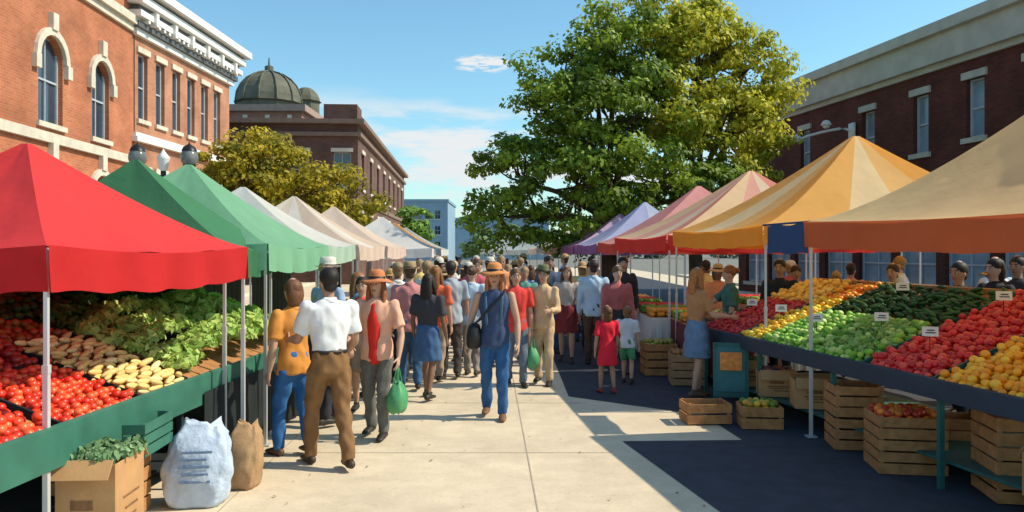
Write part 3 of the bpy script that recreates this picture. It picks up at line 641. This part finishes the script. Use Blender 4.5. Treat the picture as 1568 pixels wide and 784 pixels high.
g=G(); g.box((0,0,.47),(.42,.03,.66),0,rx=-.12); g.box((0,-.024,.48),(.34,.004,.54),1,rx=-.12); g.box((0,-.035,.58),(.26,.004,.22),2,rx=-.12); g.box((0,-.028,.36),(.28,.004,.03),2,rx=-.12)
for sx in (-.18,.18): g.box((sx,.11,.40),(.03,.03,.82),0,rx=.25); g.box((sx,-.05,.08),(.03,.03,.16),0)
g.obj('sandwich_board_sign',[M_teal,mat('sign_panel',(.04,.16,.17),.6,.2,7),mat('sign_orange',(.75,.25,.05),.6,.3,20)],loc=(2.68,9.6,0),rotz=-.2,bevel=.002)
g=G(); g.loft([(0,0,0),(0,0,.5),(0,0,3.1)],[.09,.06,.045],n=12); g.loft([(-.45,0,3.15),(-.3,0,2.9),(0,0,2.85),(.3,0,2.9),(.45,0,3.15)],.025,n=8)
for x in (-.45,.45):
    g.add(*lathe((x,0,3.15),[(.03,0),(.1,.03),(.11,.07)],14)); g.add(*ell((x,0,3.35),(.15,.15,.17),16,10),1); g.add(*lathe((x,0,3.46),[(.13,0),(.1,.07),(.02,.12),(.001,.18)],14))
g.add(*lathe((0,0,3.1),[(.03,0),(.07,.05),(.10,.22),(.11,.25),(.05,.32),(.001,.4)],12),2)
g.obj('street_lamp',[M_black,mat('lamp_globe',(.16,.17,.17),.2,.3,6),M_white],smooth=True,loc=(-6.05,13.6,.2))

# ------------------------------------------------------------------ people
TASKS=[]
def pv(H,lean,drop):
    cl,s=math.cos(lean),math.sin(lean)
    def J(x,y,z):
        if z>.52: dz=z-.52; y,z=y*cl+dz*s,.52+dz*cl-y*s
        return np.array((x*H,y*H,(z-drop)*H))
    return J
def task(parts,vox,fold=0):
    V=[];F=[];k=0
    for (v,f) in parts:
        V+= [tuple(q) for q in v]; F+= [tuple(i+k for i in ff) for ff in f]; k=len(V)
    me=bpy.data.meshes.new('tmp'); me.from_pydata(V,[],F); o=bpy.data.objects.new('tmp',me); COL.objects.link(o)
    r=o.modifiers.new('r','REMESH'); r.mode='VOXEL'; r.voxel_size=vox; r.use_smooth_shade=True
    s=o.modifiers.new('s','SMOOTH'); s.factor=.5; s.iterations=3
    return (o,fold)
SK=[(.55,.33,.23),(.42,.24,.16),(.62,.40,.30),(.22,.12,.08)]
def person(name,x,y,h=1.72,face=0,top=(.6,.6,.6),sleeve='short',bottom='trousers',bot=(.05,.08,.15),skin=0,hair=(.03,.02,.015),style='short',hat=None,hatc=(.5,.3,.12),armL=None,armR=None,stride=.10,lean=0.03,slim=1.0,headk=1.0,shoe=(.03,.025,.02),vox=.017,belt=False,extra=None,open_shirt=None,tuck=False):
    H=h; g=slim; sh=math.sqrt(max(.475**2-(stride/2)**2,.1)); drop=(.475-sh)*.9
    J=pv(H,lean,drop)
    A=np.array
    sw=.108*g**.5
    legs={}
    for sx,st in ((-1,stride/2),(1,-stride/2)):
        hip=J(sx*.050*g,0,.50); lift=.015 if st<-.04 else 0
        ank=A((sx*.058*H,st*H,(.042+lift)*H)); kn=(hip+ank)/2+A((sx*.002*H,(.012+abs(st)*.16)*H,.012*H)); legs[sx]=(hip,kn,ank)
    arms={}
    for sx,ap in ((-1,armL),(1,armR)):
        shd=J(sx*sw,-.004,.806)
        ud,fd=ap if ap else ((sx*.16,.02+random.uniform(-.15,.15),-1),(sx*.03,.22+random.uniform(-.1,.2),-1))
        ud=A(ud,float);fd=A(fd,float);ud/=np.linalg.norm(ud);fd/=np.linalg.norm(fd)
        el=shd+ud*.175*H; wr=el+fd*.150*H; arms[sx]=(shd,el,wr,fd)
    skinp=[];
    def torso(k,z0,flat=True,rad=None):
        zs=[.47,.53,.60,.68,.75,.795,.825,.848]; rx=[.088,.092,.080,.088,.100,.100,.072,.036]; ry=[.064,.066,.056,.060,.066,.060,.048,.034]
        q=[(z,a*g**.6*k,b*g*k) for z,a,b in zip(zs,rx,ry) if z>=z0]
        if q[0][0]>z0+.001:
            q=[(z0,np.interp(z0,zs,rx)*g**.6*k*1.0,np.interp(z0,zs,ry)*g*k)]+q
        return loft([J(0,0,z) for z,_,_ in q],[a*H for _,a,_ in q],[b*H for _,_,b in q],n=18,cap='flat' if flat else 'round')
    skinp.append(torso(.84,.47))
    hk=headk; nb=J(0,-.004,.835); hd0=J(0,.004,1.0-.133*hk)
    tilt=lambda a,b,c: hd0+A((a,b,c))*H*hk
    skinp.append(loft([nb,J(0,.0,.86),tilt(0,-.004,.035)],[.034*H*g**.5,.028*H,.028*H],n=12))
    zz=[.004,.02,.045,.075,.10,.122]; skinp.append(loft([tilt(0,c,z) for z,c in zip(zz,[.017,.012,.005,.001,-.002,-.004])],[a*H*hk for a in [.017,.029,.038,.0425,.040,.026]],[a*H*hk for a in [.016,.031,.045,.051,.048,.030]],n=16))
    skinp.append(ell(tilt(0,.053,.052),[q*H*hk for q in (.008,.012,.015)],8,6))
    for sx in (-1,1):
        s,e_,w_,fd=arms[sx]; skinp.append(loft([s,(s+e_)/2,e_,e_*.6+w_*.4,w_,w_+fd*.012*H],[.029*H*g,.026*H*g,.0215*H,.023*H*g,.0145*H,.014*H],n=12))
        hp,k_,an=legs[sx]; 
        if bottom in('skirt','dress','shorts'): skinp.append(loft([hp,(hp+k_)/2,k_,k_*.65+an*.35,an],[.05*H*g,.045*H*g,.030*H,.031*H*g,.018*H],n=12))
        skinp.append(ell(tilt(sx*.043,-.004,.058),[q*H*hk for q in (.006,.011,.016)],8,6))
    layers=[(task(skinp,vox*.85),0)]
    sp=[]
    hem=.585 if tuck or bottom=='skirt' else .475
    if bottom=='dress':
        sp.append(torso(1.06,.6)); sp.append(loft([J(0,0,.64),J(0,0,.56),J(0,.0,.45),J(0,0,.33)],[.084*H,.098*H,.112*H,.125*H],[.062*H,.074*H,.088*H,.098*H],n=20,cap='flat'))
    else:
        sp.append(torso(1.06,hem))
        if hem<.5: sp.append(loft([J(0,0,.62),J(0,0,.55),J(0,0,.50),J(0,0,.47)],[.088*H*g**.6,.100*H*g**.6,.104*H*g**.6,.104*H*g**.6],[.062*H*g,.074*H*g,.078*H*g,.078*H*g],n=18,cap='flat'))
    if sleeve!='none':
        for sx in (-1,1):
            s,e_,w_,fd=arms[sx]
            if sleeve=='short': sp.append(loft([s,(s+e_)/2,s*.22+e_*.78],[.037*H*g,.037*H*g,.040*H*g],n=12,cap='flat'))
            else: sp.append(loft([s,(s+e_)/2,e_,(e_+w_)/2,w_],[.037*H*g,.034*H*g,.030*H,.028*H,.0235*H],n=12,cap='flat'))
            sp.append(ell(s,[.037*H*g]*3,12,8))
    layers.append((task(sp,vox,.0085),1))
    bp=[]
    if bottom in('trousers','shorts'):
        bp.append(loft([J(0,0,.60),J(0,0,.55),J(0,0,.49),J(0,0,.462)],[.086*H*g**.6,.094*H*g**.6,.094*H*g**.6,.075*H*g**.6],[.061*H*g,.068*H*g,.068*H*g,.05*H*g],n=18,cap='flat'))
        for sx in (-1,1):
            hp,k_,an=legs[sx]
            if bottom=='trousers': bp.append(loft([hp,(hp+k_)/2,k_,k_*.5+an*.5,an+A((0,0,-.006*H))],[.056*H*g,.050*H*g,.041*H,.038*H,.034*H],n=12,cap='flat'))
            else: bp.append(loft([hp,(hp+k_)/2,hp*.15+k_*.85],[.056*H*g,.053*H*g,.05*H],n=12,cap='flat'))
    elif bottom=='skirt':
        bp.append(loft([J(0,0,.605),J(0,0,.55),J(0,0,.45),J(0,0,.315)],[.084*H,.10*H,.112*H,.125*H],[.062*H,.074*H,.085*H,.098*H],n=20,cap='flat'))
    if bp: layers.append((task(bp,vox,.010),2))
    ex=G()
    for sx in (-1,1):
        s,e_,w_,fd=arms[sx]; up=A((0,1,0)) if abs(fd[1])<.8 else A((0,0,1)); br=up-fd*np.dot(up,fd); br/=np.linalg.norm(br); nr=np.cross(fd,br)
        if np.dot(nr,A((-sx,0,0)))<0: nr=-nr
        kn=w_+fd*.050*H
        ex.loft([w_-fd*.008*H,w_+fd*.012*H,w_+fd*.034*H,kn],[.0125*H,.017*H,.021*H,.019*H],[.0105*H,.010*H,.0095*H,.008*H],side=br,n=10,m=0)
        for q,l in zip((-1.5,-.5,.5,1.5),(.032,.039,.043,.038)):
            b0=kn+br*q*.0098*H-fd*.006*H; b1=b0+(fd+nr*.15)*l*.48*H; b2=b1+(fd*.8+nr*.55)*l*.34*H; b3=b2+(fd*.45+nr*.8)*l*.28*H
            ex.loft([b0,b1,b2,b3],[.0052*H,.0049*H,.0044*H,.0036*H],n=6,sub=1,m=0)
        t0=w_+fd*.014*H+br*.012*H; ex.loft([t0,t0+(fd*.6+br*.7)*.022*H+nr*.004*H,t0+(fd*1.0+br*.95)*.034*H+nr*.012*H],[.0075*H,.0062*H,.0045*H],n=6,sub=2,m=0)
        hp,k_,an=legs[sx]; z=an[2]-.042*H; c=A((an[0],an[1],z))
        ex.loft([c+A((0,-.028*H,.022*H)),c+A((0,.0,.026*H)),c+A((sx*.004*H,.05*H,.019*H)),c+A((sx*.008*H,.092*H,.013*H))],[.020*H,.023*H,.026*H,.019*H],[.021*H,.025*H,.018*H,.011*H],n=12,m=3)
        ex.loft([an+A((0,0,-.022*H)),an+A((0,0,.012*H))],[.022*H,.020*H],n=10,sub=1,m=3)
    for sx in (-1,1):
        ex.add(*ell(tilt(sx*.0175,.0435,.068),[q*H*hk for q in (.0085,.006,.0055)],8,6),m=4)
        ex.add(*ell(tilt(sx*.0175,.0490,.068),[q*H*hk for q in (.0045,.0028,.0045)],8,6),m=5)
        ex.loft([tilt(sx*.008,.0505,.0805),tilt(sx*.018,.0495,.084),tilt(sx*.028,.042,.081)],.0022*H*hk,n=5,sub=2,m=6)
    ex.add(*ell(tilt(0,.0445,.030),[q*H*hk for q in (.013,.006,.0042)],10,6),m=7)
    ex.add(*ell(tilt(0,-.008,.089),[q*H*hk for q in (.0485,.0565,.052)],18,12),m=6)
    if style=='long':
        ex.loft([tilt(0,-.028,.09),tilt(0,-.045,.03),tilt(0,-.052,-.04),tilt(0,-.052,-.10)],[.046*H,.050*H,.050*H,.030*H],[.03*H,.028*H,.022*H,.012*H],n=14,m=6)
        for sx in (-1,1): ex.loft([tilt(sx*.036,0,.10),tilt(sx*.047,-.002,.05),tilt(sx*.05,.008,-.02),tilt(sx*.045,.02,-.075)],[.012*H,.014*H,.016*H,.008*H],[.02*H,.022*H,.018*H,.01*H],n=10,m=6)
    elif style=='bun': ex.add(*ell(tilt(0,-.065,.095),[.024*H]*3,12,8),m=6)
    elif style=='bob':
        ex.loft([tilt(0,-.02,.10),tilt(0,-.028,.05),tilt(0,-.028,.005)],[.05*H,.054*H,.046*H],[.036*H,.036*H,.028*H],n=14,m=6)
    else: ex.loft([tilt(0,-.02,.08),tilt(0,-.028,.035)],[.040*H*hk,.034*H*hk],[.03*H*hk,.02*H*hk],n=12,m=6)
    if hat=='wide':
        ex.add(*lathe(tilt(0,-.004,.098),[(q*H,z*H) for q,z in ((.050,-.004),(.075,-.008),(.105,-.020),(.108,-.018),(.078,-.003),(.052,.004),(.050,.03),(.044,.05),(.028,.060),(.0001,.061))],28,wob=.06),m=8)
        ex.add(*lathe(tilt(0,-.004,.098),[(q*H,z*H) for q,z in ((.0535,.003),(.0525,.018),(.050,.019))],28),m=9)
    elif hat=='cap':
        ex.add(*lathe(tilt(0,-.006,.088),[(q*H*hk,z*H*hk) for q,z in ((.052,0),(.052,.02),(.045,.045),(.025,.060),(.0001,.063))],20),m=8)
        ex.loft([tilt(0,.035,.09),tilt(0,.085,.082)],[.036*H*hk,.026*H*hk],[.004*H,.003*H],n=12,sub=2,m=8)
    elif hat=='fedora':
        ex.add(*lathe(tilt(0,-.004,.094),[(q*H,z*H) for q,z in ((.050,-.002),(.078,.004),(.079,.006),(.052,.003),(.050,.03),(.045,.056),(.03,.062),(.0001,.054))],24,wob=.04),m=8)
        ex.add(*lathe(tilt(0,-.004,.094),[(q*H,z*H) for q,z in ((.0535,.003),(.0525,.016),(.050,.017))],24),m=9)
    if belt: ex.loft([J(0,0,.578),J(0,0,.595)],[.089*H*g**.6,.088*H*g**.6],[.066*H*g,.0655*H*g],n=20,sub=1,cap='flat',m=9)
    if sleeve!='none':
        ex.add(*lathe(J(0,-.006,.843),[(.040*H,-.012*H),(.037*H,.004*H),(.034*H,.014*H),(.0385*H,.003*H),(.043*H,-.008*H)],16),m=1)
    if open_shirt is not None:
        ex.loft([J(0,.038,.49),J(0,.036,.60),J(0,.040,.72),J(0,.030,.80)],[.045*H,.042*H,.045*H,.028*H],[.046*H,.038*H,.044*H,.034*H],n=14,m=10)
    if extra: extra(ex,J,arms,H)
    TASKS.append(dict(name=name,loc=(x,y,0),rot=math.radians(face),layers=layers,ex=ex,cols=dict(top=top,bot=bot,skin=SK[skin],hair=hair,shoe=shoe,hat=hatc,inner=open_shirt or (.5,.5,.5)),H=H))
def finalize():
    dg=bpy.context.evaluated_depsgraph_get(); dg.update()
    for T in TASKS:
        V=[];mi=[];k=0; allF=[]
        for (o,fold),m in T['layers']:
            ev=o.evaluated_get(dg); me=ev.to_mesh(); n=len(me.vertices); a=np.empty(n*3); me.vertices.foreach_get('co',a); a=a.reshape(-1,3)
            if fold and n:
                nn=np.empty(n*3); me.vertices.foreach_get('normal',nn); nn=nn.reshape(-1,3)
                ph=random.uniform(0,9); x,y,z=a.T
                d=np.sin(z*38+x*22+ph+2*np.sin(x*17+y*9))*.5+np.sin(z*21-x*35+y*30+ph*2)*.5+.5*np.sin(x*55+y*40+z*9+ph)
                a=a+nn*(d*fold*.75)[:,None]
            V.append(a); fs=[tuple(i+k for i in p.vertices) for p in me.polygons]; allF+=fs; mi+=[m]*len(fs); k+=n; ev.to_mesh_clear()
        ex=T['ex']; V.append(np.array(ex.V)); allF+=[tuple(i+k for i in f) for f in ex.F]; mi+=ex.M
        c=T['cols']; q=lambda p:'_%d_%d_%d'%tuple(int(v*200) for v in p)
        ms=[mat('skin'+q(c['skin']),c['skin'],.55,.08,12),mat('top'+q(c['top']),c['top'],.85,.12,9,.3,18,bdist=.012),mat('bottoms'+q(c['bot']),c['bot'],.85,.18,12,.3,20,bdist=.012),mat('shoe'+q(c['shoe']),c['shoe'],.5,.15,9),
            mat('eye_white',(.6,.58,.55),.3,.02),mat('iris',(.02,.015,.012),.2,.02),mat('hair'+q(c['hair']),c['hair'],.6,.35,30,.6,70,bdist=.006),mat('lips',(.36,.10,.08),.5,.05),
            mat('hat'+q(c['hat']),c['hat'],.85,.2,25,.4,90,bdist=.004),mat('belt_leather',(.02,.015,.012),.5,.1),mat('inner'+q(c['inner']),c['inner'],.85,.12,9),
            mat('bag_black',(.014,.015,.018),.5,.2,9,.3,15),mat('bag_green',(.08,.33,.14),.5,.15,9,.3,15),mat('apron_denim',(.07,.14,.24),.85,.15,12,.2,20)]
        mkobj(T['name'],np.vstack(V),allF,ms,midx=mi,smooth=True,loc=T['loc'],rotz=T['rot'])
    for T in TASKS:
        for (o,_),m in T['layers']: me=o.data; bpy.data.objects.remove(o); bpy.data.meshes.remove(me)

def superbag(ex,c,r,m,handle=None):
    V,F=ell((0,0,0),(1,1,1),16,10); V=np.array(V); V=np.sign(V)*np.abs(V)**.6
    V=V*np.array(r)*(1-.12*(V[:,2:3]>0)) + np.array(c); ex.add(V,F,m)
def bag_shoulder(ex,J,arms,H):
    hp=J(.135,.02,.545); superbag(ex,hp,(.085,.16,.16),11)
    s=J(-.06,.0,.842); pts=[hp+np.array((0,.08,.13)),J(.09,.075,.66),J(.01,.085,.75),J(-.07,.05,.835),s,J(-.06,-.055,.80),J(.05,-.075,.68),hp+np.array((0,-.09,.13))]
    ex.loft(pts,.014,.006,n=8,m=11)
    for sx in (-1,1): ex.loft([J(sx*.045,.068,.62),J(sx*.05,.075,.72),J(sx*.055,.05,.825),J(sx*.05,-.03,.835),J(sx*.045,-.07,.74)],.016,.006,n=8,m=13)
def bag_hand(side,m=12,size=(.10,.13,.16)):
    def f(ex,J,arms,H):
        s,e_,w_,fd=arms[side]; p=w_+fd*.07*H; c=p+np.array((0,0,-.29)); V,F=ell((0,0,0),(1,1,1),20,12); V=np.array(V); V=np.sign(V)*np.abs(V)**.75
        a=np.arctan2(V[:,1],V[:,0]); V=V*(1+.06*np.sin(5*a+V[:,2:3].ravel()*3)+.04*np.sin(9*a))[:,None]; V[:,:2]*=(1-.45*np.clip(V[:,2:3],0,1)); V=V*np.array(size)+c; ex.add(V,F,m)
        for q in (-.03,.03): ex.loft([c+np.array((q,-.05,.13)),p+np.array((q*.3,-.01,.01)),c+np.array((q,.05,.13))],.006,n=6,m=m)
    return f
def apron(ex,J,arms,H):
    ex.loft([J(0,.025,.34),J(0,.03,.45),J(0,.022,.56),J(0,.016,.62),J(0,.018,.74)],[.11*H,.10*H,.085*H,.078*H,.055*H],[.08*H,.066*H,.058*H,.052*H,.055*H],n=18,cap='flat',m=13)

A_crossF=lambda s:((s*.18,.30,-1),(s*-.25,1,.0))
reachR=((.25,.75,-.7),(.05,1,.15)); reachL=((-.25,.75,-.7),(-.05,1,.15))
JEAN=(.035,.10,.22)
person('man_in_white_shirt',-1.63,7.0,1.80,32,(.78,.80,.82),'short','trousers',(.22,.115,.045),1,(.015,.012,.01),'short',armL=((-.15,.45,-1),(.0,1,-.1)),armR=((.2,.15,-1),(-.05,.85,-.6)),stride=.24,vox=.014,belt=True,tuck=True,slim=1.04,shoe=(.05,.03,.02))
person('woman_in_orange_top',-2.06,7.4,1.66,50,(.62,.26,.05),'short','trousers',(.03,.14,.38),0,(.16,.07,.03),'bob',armR=reachR,stride=.14,vox=.015,shoe=(.12,.06,.04))
person('woman_in_red_top',-1.40,8.15,1.70,168,(.80,.44,.30),'short','trousers',(.14,.14,.13),0,(.3,.10,.04),'long','wide',(.60,.20,.08),armL=((-.3,.05,-1),(-.05,.45,-1)),armR=((.3,.15,-1),(-.2,.8,-.35)),stride=.10,vox=.015,open_shirt=(.68,.03,.02),extra=bag_hand(-1))
person('man_in_pink_shirt',-1.42,10.9,1.76,10,(.55,.22,.22),'short','trousers',JEAN,0,(.08,.05,.03),'short','fedora',(.36,.25,.13),stride=.16,vox=.018)
person('woman_in_rust_top',-1.13,11.6,1.70,-20,(.66,.12,.05),'short','trousers',(.36,.28,.2),0,(.25,.10,.03),'long',stride=.1,vox=.018)
person('man_in_grey_shirt',-.93,11.9,1.78,5,(.36,.42,.48),'short','trousers',(.06,.05,.05),1,(.03,.02,.02),'short',stride=.14,vox=.018)
person('woman_in_blue_blouse',-.62,12.1,1.70,-12,(.46,.58,.70),'long','trousers',(.30,.27,.25),0,(.10,.05,.03),'bun',stride=.12,vox=.018)
person('woman_in_straw_hat',-.20,9.1,1.76,176,(.045,.075,.16),'none','trousers',(.03,.11,.28),0,(.45,.16,.06),'long','wide',(.68,.26,.08),armL=((-.25,.1,-1),(-.05,.35,-1)),armR=((.30,-.05,-1),(.15,.4,-1)),stride=.14,vox=.014,extra=bag_shoulder,shoe=(.2,.1,.05))
person('woman_in_red_shirt',.05,11.2,1.68,190,(.68,.05,.04),'short','trousers',(.12,.16,.22),0,(.12,.06,.03),'bob',stride=.1,vox=.018,extra=bag_hand(-1))
person('woman_in_tan_outfit',.46,11.35,1.70,165,(.64,.44,.25),'long','trousers',(.60,.42,.25),0,(.10,.10,.04),'bob','fedora',(.14,.15,.07),armL=A_crossF(-1),stride=.09,vox=.017,slim=.88)
person('girl_in_red_dress',1.29,10.6,1.18,15,(.70,.015,.04),'short','dress',(.5,.02,.03),1,(.12,.05,.02),'bob',headk=1.22,stride=.12,vox=.013,shoe=(.3,.03,.03))
person('boy_in_white_shirt',1.68,11.4,1.12,-15,(.66,.70,.76),'short','shorts',(.07,.30,.14),0,(.2,.10,.04),'short',headk=1.22,stride=.16,vox=.013)
person('woman_in_apron',2.42,10.3,1.70,-75,(.46,.22,.10),'short','skirt',(.13,.22,.36),0,(.42,.15,.04),'long',armL=((-.15,.5,-.9),(.1,1,-.1)),armR=((.15,.4,-.9),(-.05,1,-.1)),vox=.016,extra=apron,shoe=(.15,.08,.05))
person('man_in_blue_shirt',1.38,13.2,1.78,-8,(.46,.60,.74),'long','trousers',(.10,.06,.05),1,(.04,.02,.02),'short',stride=.14,vox=.019)
person('man_in_dark_jacket',2.0,14.2,1.82,185,(.03,.03,.035),'long','trousers',(.03,.035,.05),0,(.02,.015,.01),'short',stride=.1,vox=.02)
person('woman_in_maroon_skirt',.95,13.6,1.66,170,(.50,.42,.36),'long','skirt',(.22,.03,.03),0,(.12,.06,.03),'long',vox=.02)
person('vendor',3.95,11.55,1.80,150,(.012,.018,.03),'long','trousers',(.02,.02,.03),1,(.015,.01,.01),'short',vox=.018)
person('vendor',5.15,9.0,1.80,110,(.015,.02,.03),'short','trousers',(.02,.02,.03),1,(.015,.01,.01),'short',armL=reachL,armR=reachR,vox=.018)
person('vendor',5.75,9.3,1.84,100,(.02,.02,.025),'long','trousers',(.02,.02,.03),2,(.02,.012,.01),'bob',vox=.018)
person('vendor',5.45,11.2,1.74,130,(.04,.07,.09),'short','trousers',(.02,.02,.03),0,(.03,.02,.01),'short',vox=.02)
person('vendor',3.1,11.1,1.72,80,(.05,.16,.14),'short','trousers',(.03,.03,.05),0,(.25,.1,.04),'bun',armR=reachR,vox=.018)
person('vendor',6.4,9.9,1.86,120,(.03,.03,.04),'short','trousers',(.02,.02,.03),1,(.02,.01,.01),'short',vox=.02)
TOPS=[(.66,.08,.05),(.6,.66,.72),(.72,.70,.66),(.06,.09,.16),(.5,.10,.12),(.2,.36,.55),(.70,.30,.16),(.05,.05,.06),(.45,.12,.12),(.70,.55,.2),(.72,.72,.74),(.12,.30,.25),(.30,.42,.6)]
BOT=[(.04,.09,.22),(.03,.03,.04),(.30,.22,.15),(.08,.08,.09),(.05,.12,.27)]
HAIR=[(.03,.02,.015),(.10,.05,.025),(.24,.10,.04),(.02,.015,.012),(.3,.2,.1)]
crowd=[(-1.75,9.3),(-1.95,10.2),(-1.85,12.2),(-1.65,13.0),(-1.15,13.4),(-.75,14.2),(-.3,13.0),(.25,13.6),(-1.5,14.8),(-1.95,15.8),(-.9,16.4),(-.2,15.6),(.4,16.8),(1.0,15.6),(1.55,16.6),(-1.4,17.8),(-.5,18.8),(.2,19.6),(.8,18.4),(-1.9,19.8),(-1.0,21.5),(.1,22.5),(1.0,21.3),(-1.6,24),(-.4,25),(.5,26),(1.75,12.4),(2.2,15.6),(3.6,13.4),(4.4,12.4),(5.0,14.0),(3.9,15.5),(6.3,12.6),(6.9,11.4),
(-2.1,8.7),(-.55,13.2),(-1.4,12.5),(-1.25,16.0),(-.6,20.3),(-1.1,27),(-.1,28),(.4,23.8),(-2.0,22.3),(1.1,24),(-.8,31),(.3,32),(-1.6,30),(.75,14.9),(1.9,18.5),(7.6,12.2),(5.9,13.6),(4.2,17),(-.15,17.4),(-2.15,13.9),(-1.62,11.5),(-1.05,10.2),(.5,15.3),(1.3,19.8),(1.45,14.9),(-.45,14.9),(4.9,12.0),(8.2,11.6)]
for i,(x,y) in enumerate(crowd):
    wm=random.random()<.5
    person('shopper',x+random.uniform(-.1,.1),y,random.uniform(1.60,1.70) if wm else random.uniform(1.70,1.84),random.choice([0,15,-20,170,190,60,-70,180,35,-40]),TOPS[(i*5+i//3)%len(TOPS)],random.choice(['short','long','short']),random.choice(['trousers','trousers','skirt']) if wm else 'trousers',random.choice(BOT),random.choice([0,1,2,3]),random.choice(HAIR),random.choice(['long','bob','bun']) if wm else 'short',random.choice([None,None,None,'wide' if wm else 'fedora','cap']),random.choice([(.55,.4,.2),(.5,.3,.12),(.6,.58,.5)]),stride=random.uniform(.05,.24),lean=random.uniform(-.02,.09),vox=.024 if y<16 else .032)
finalize()
print('objects',len(bpy.data.objects))
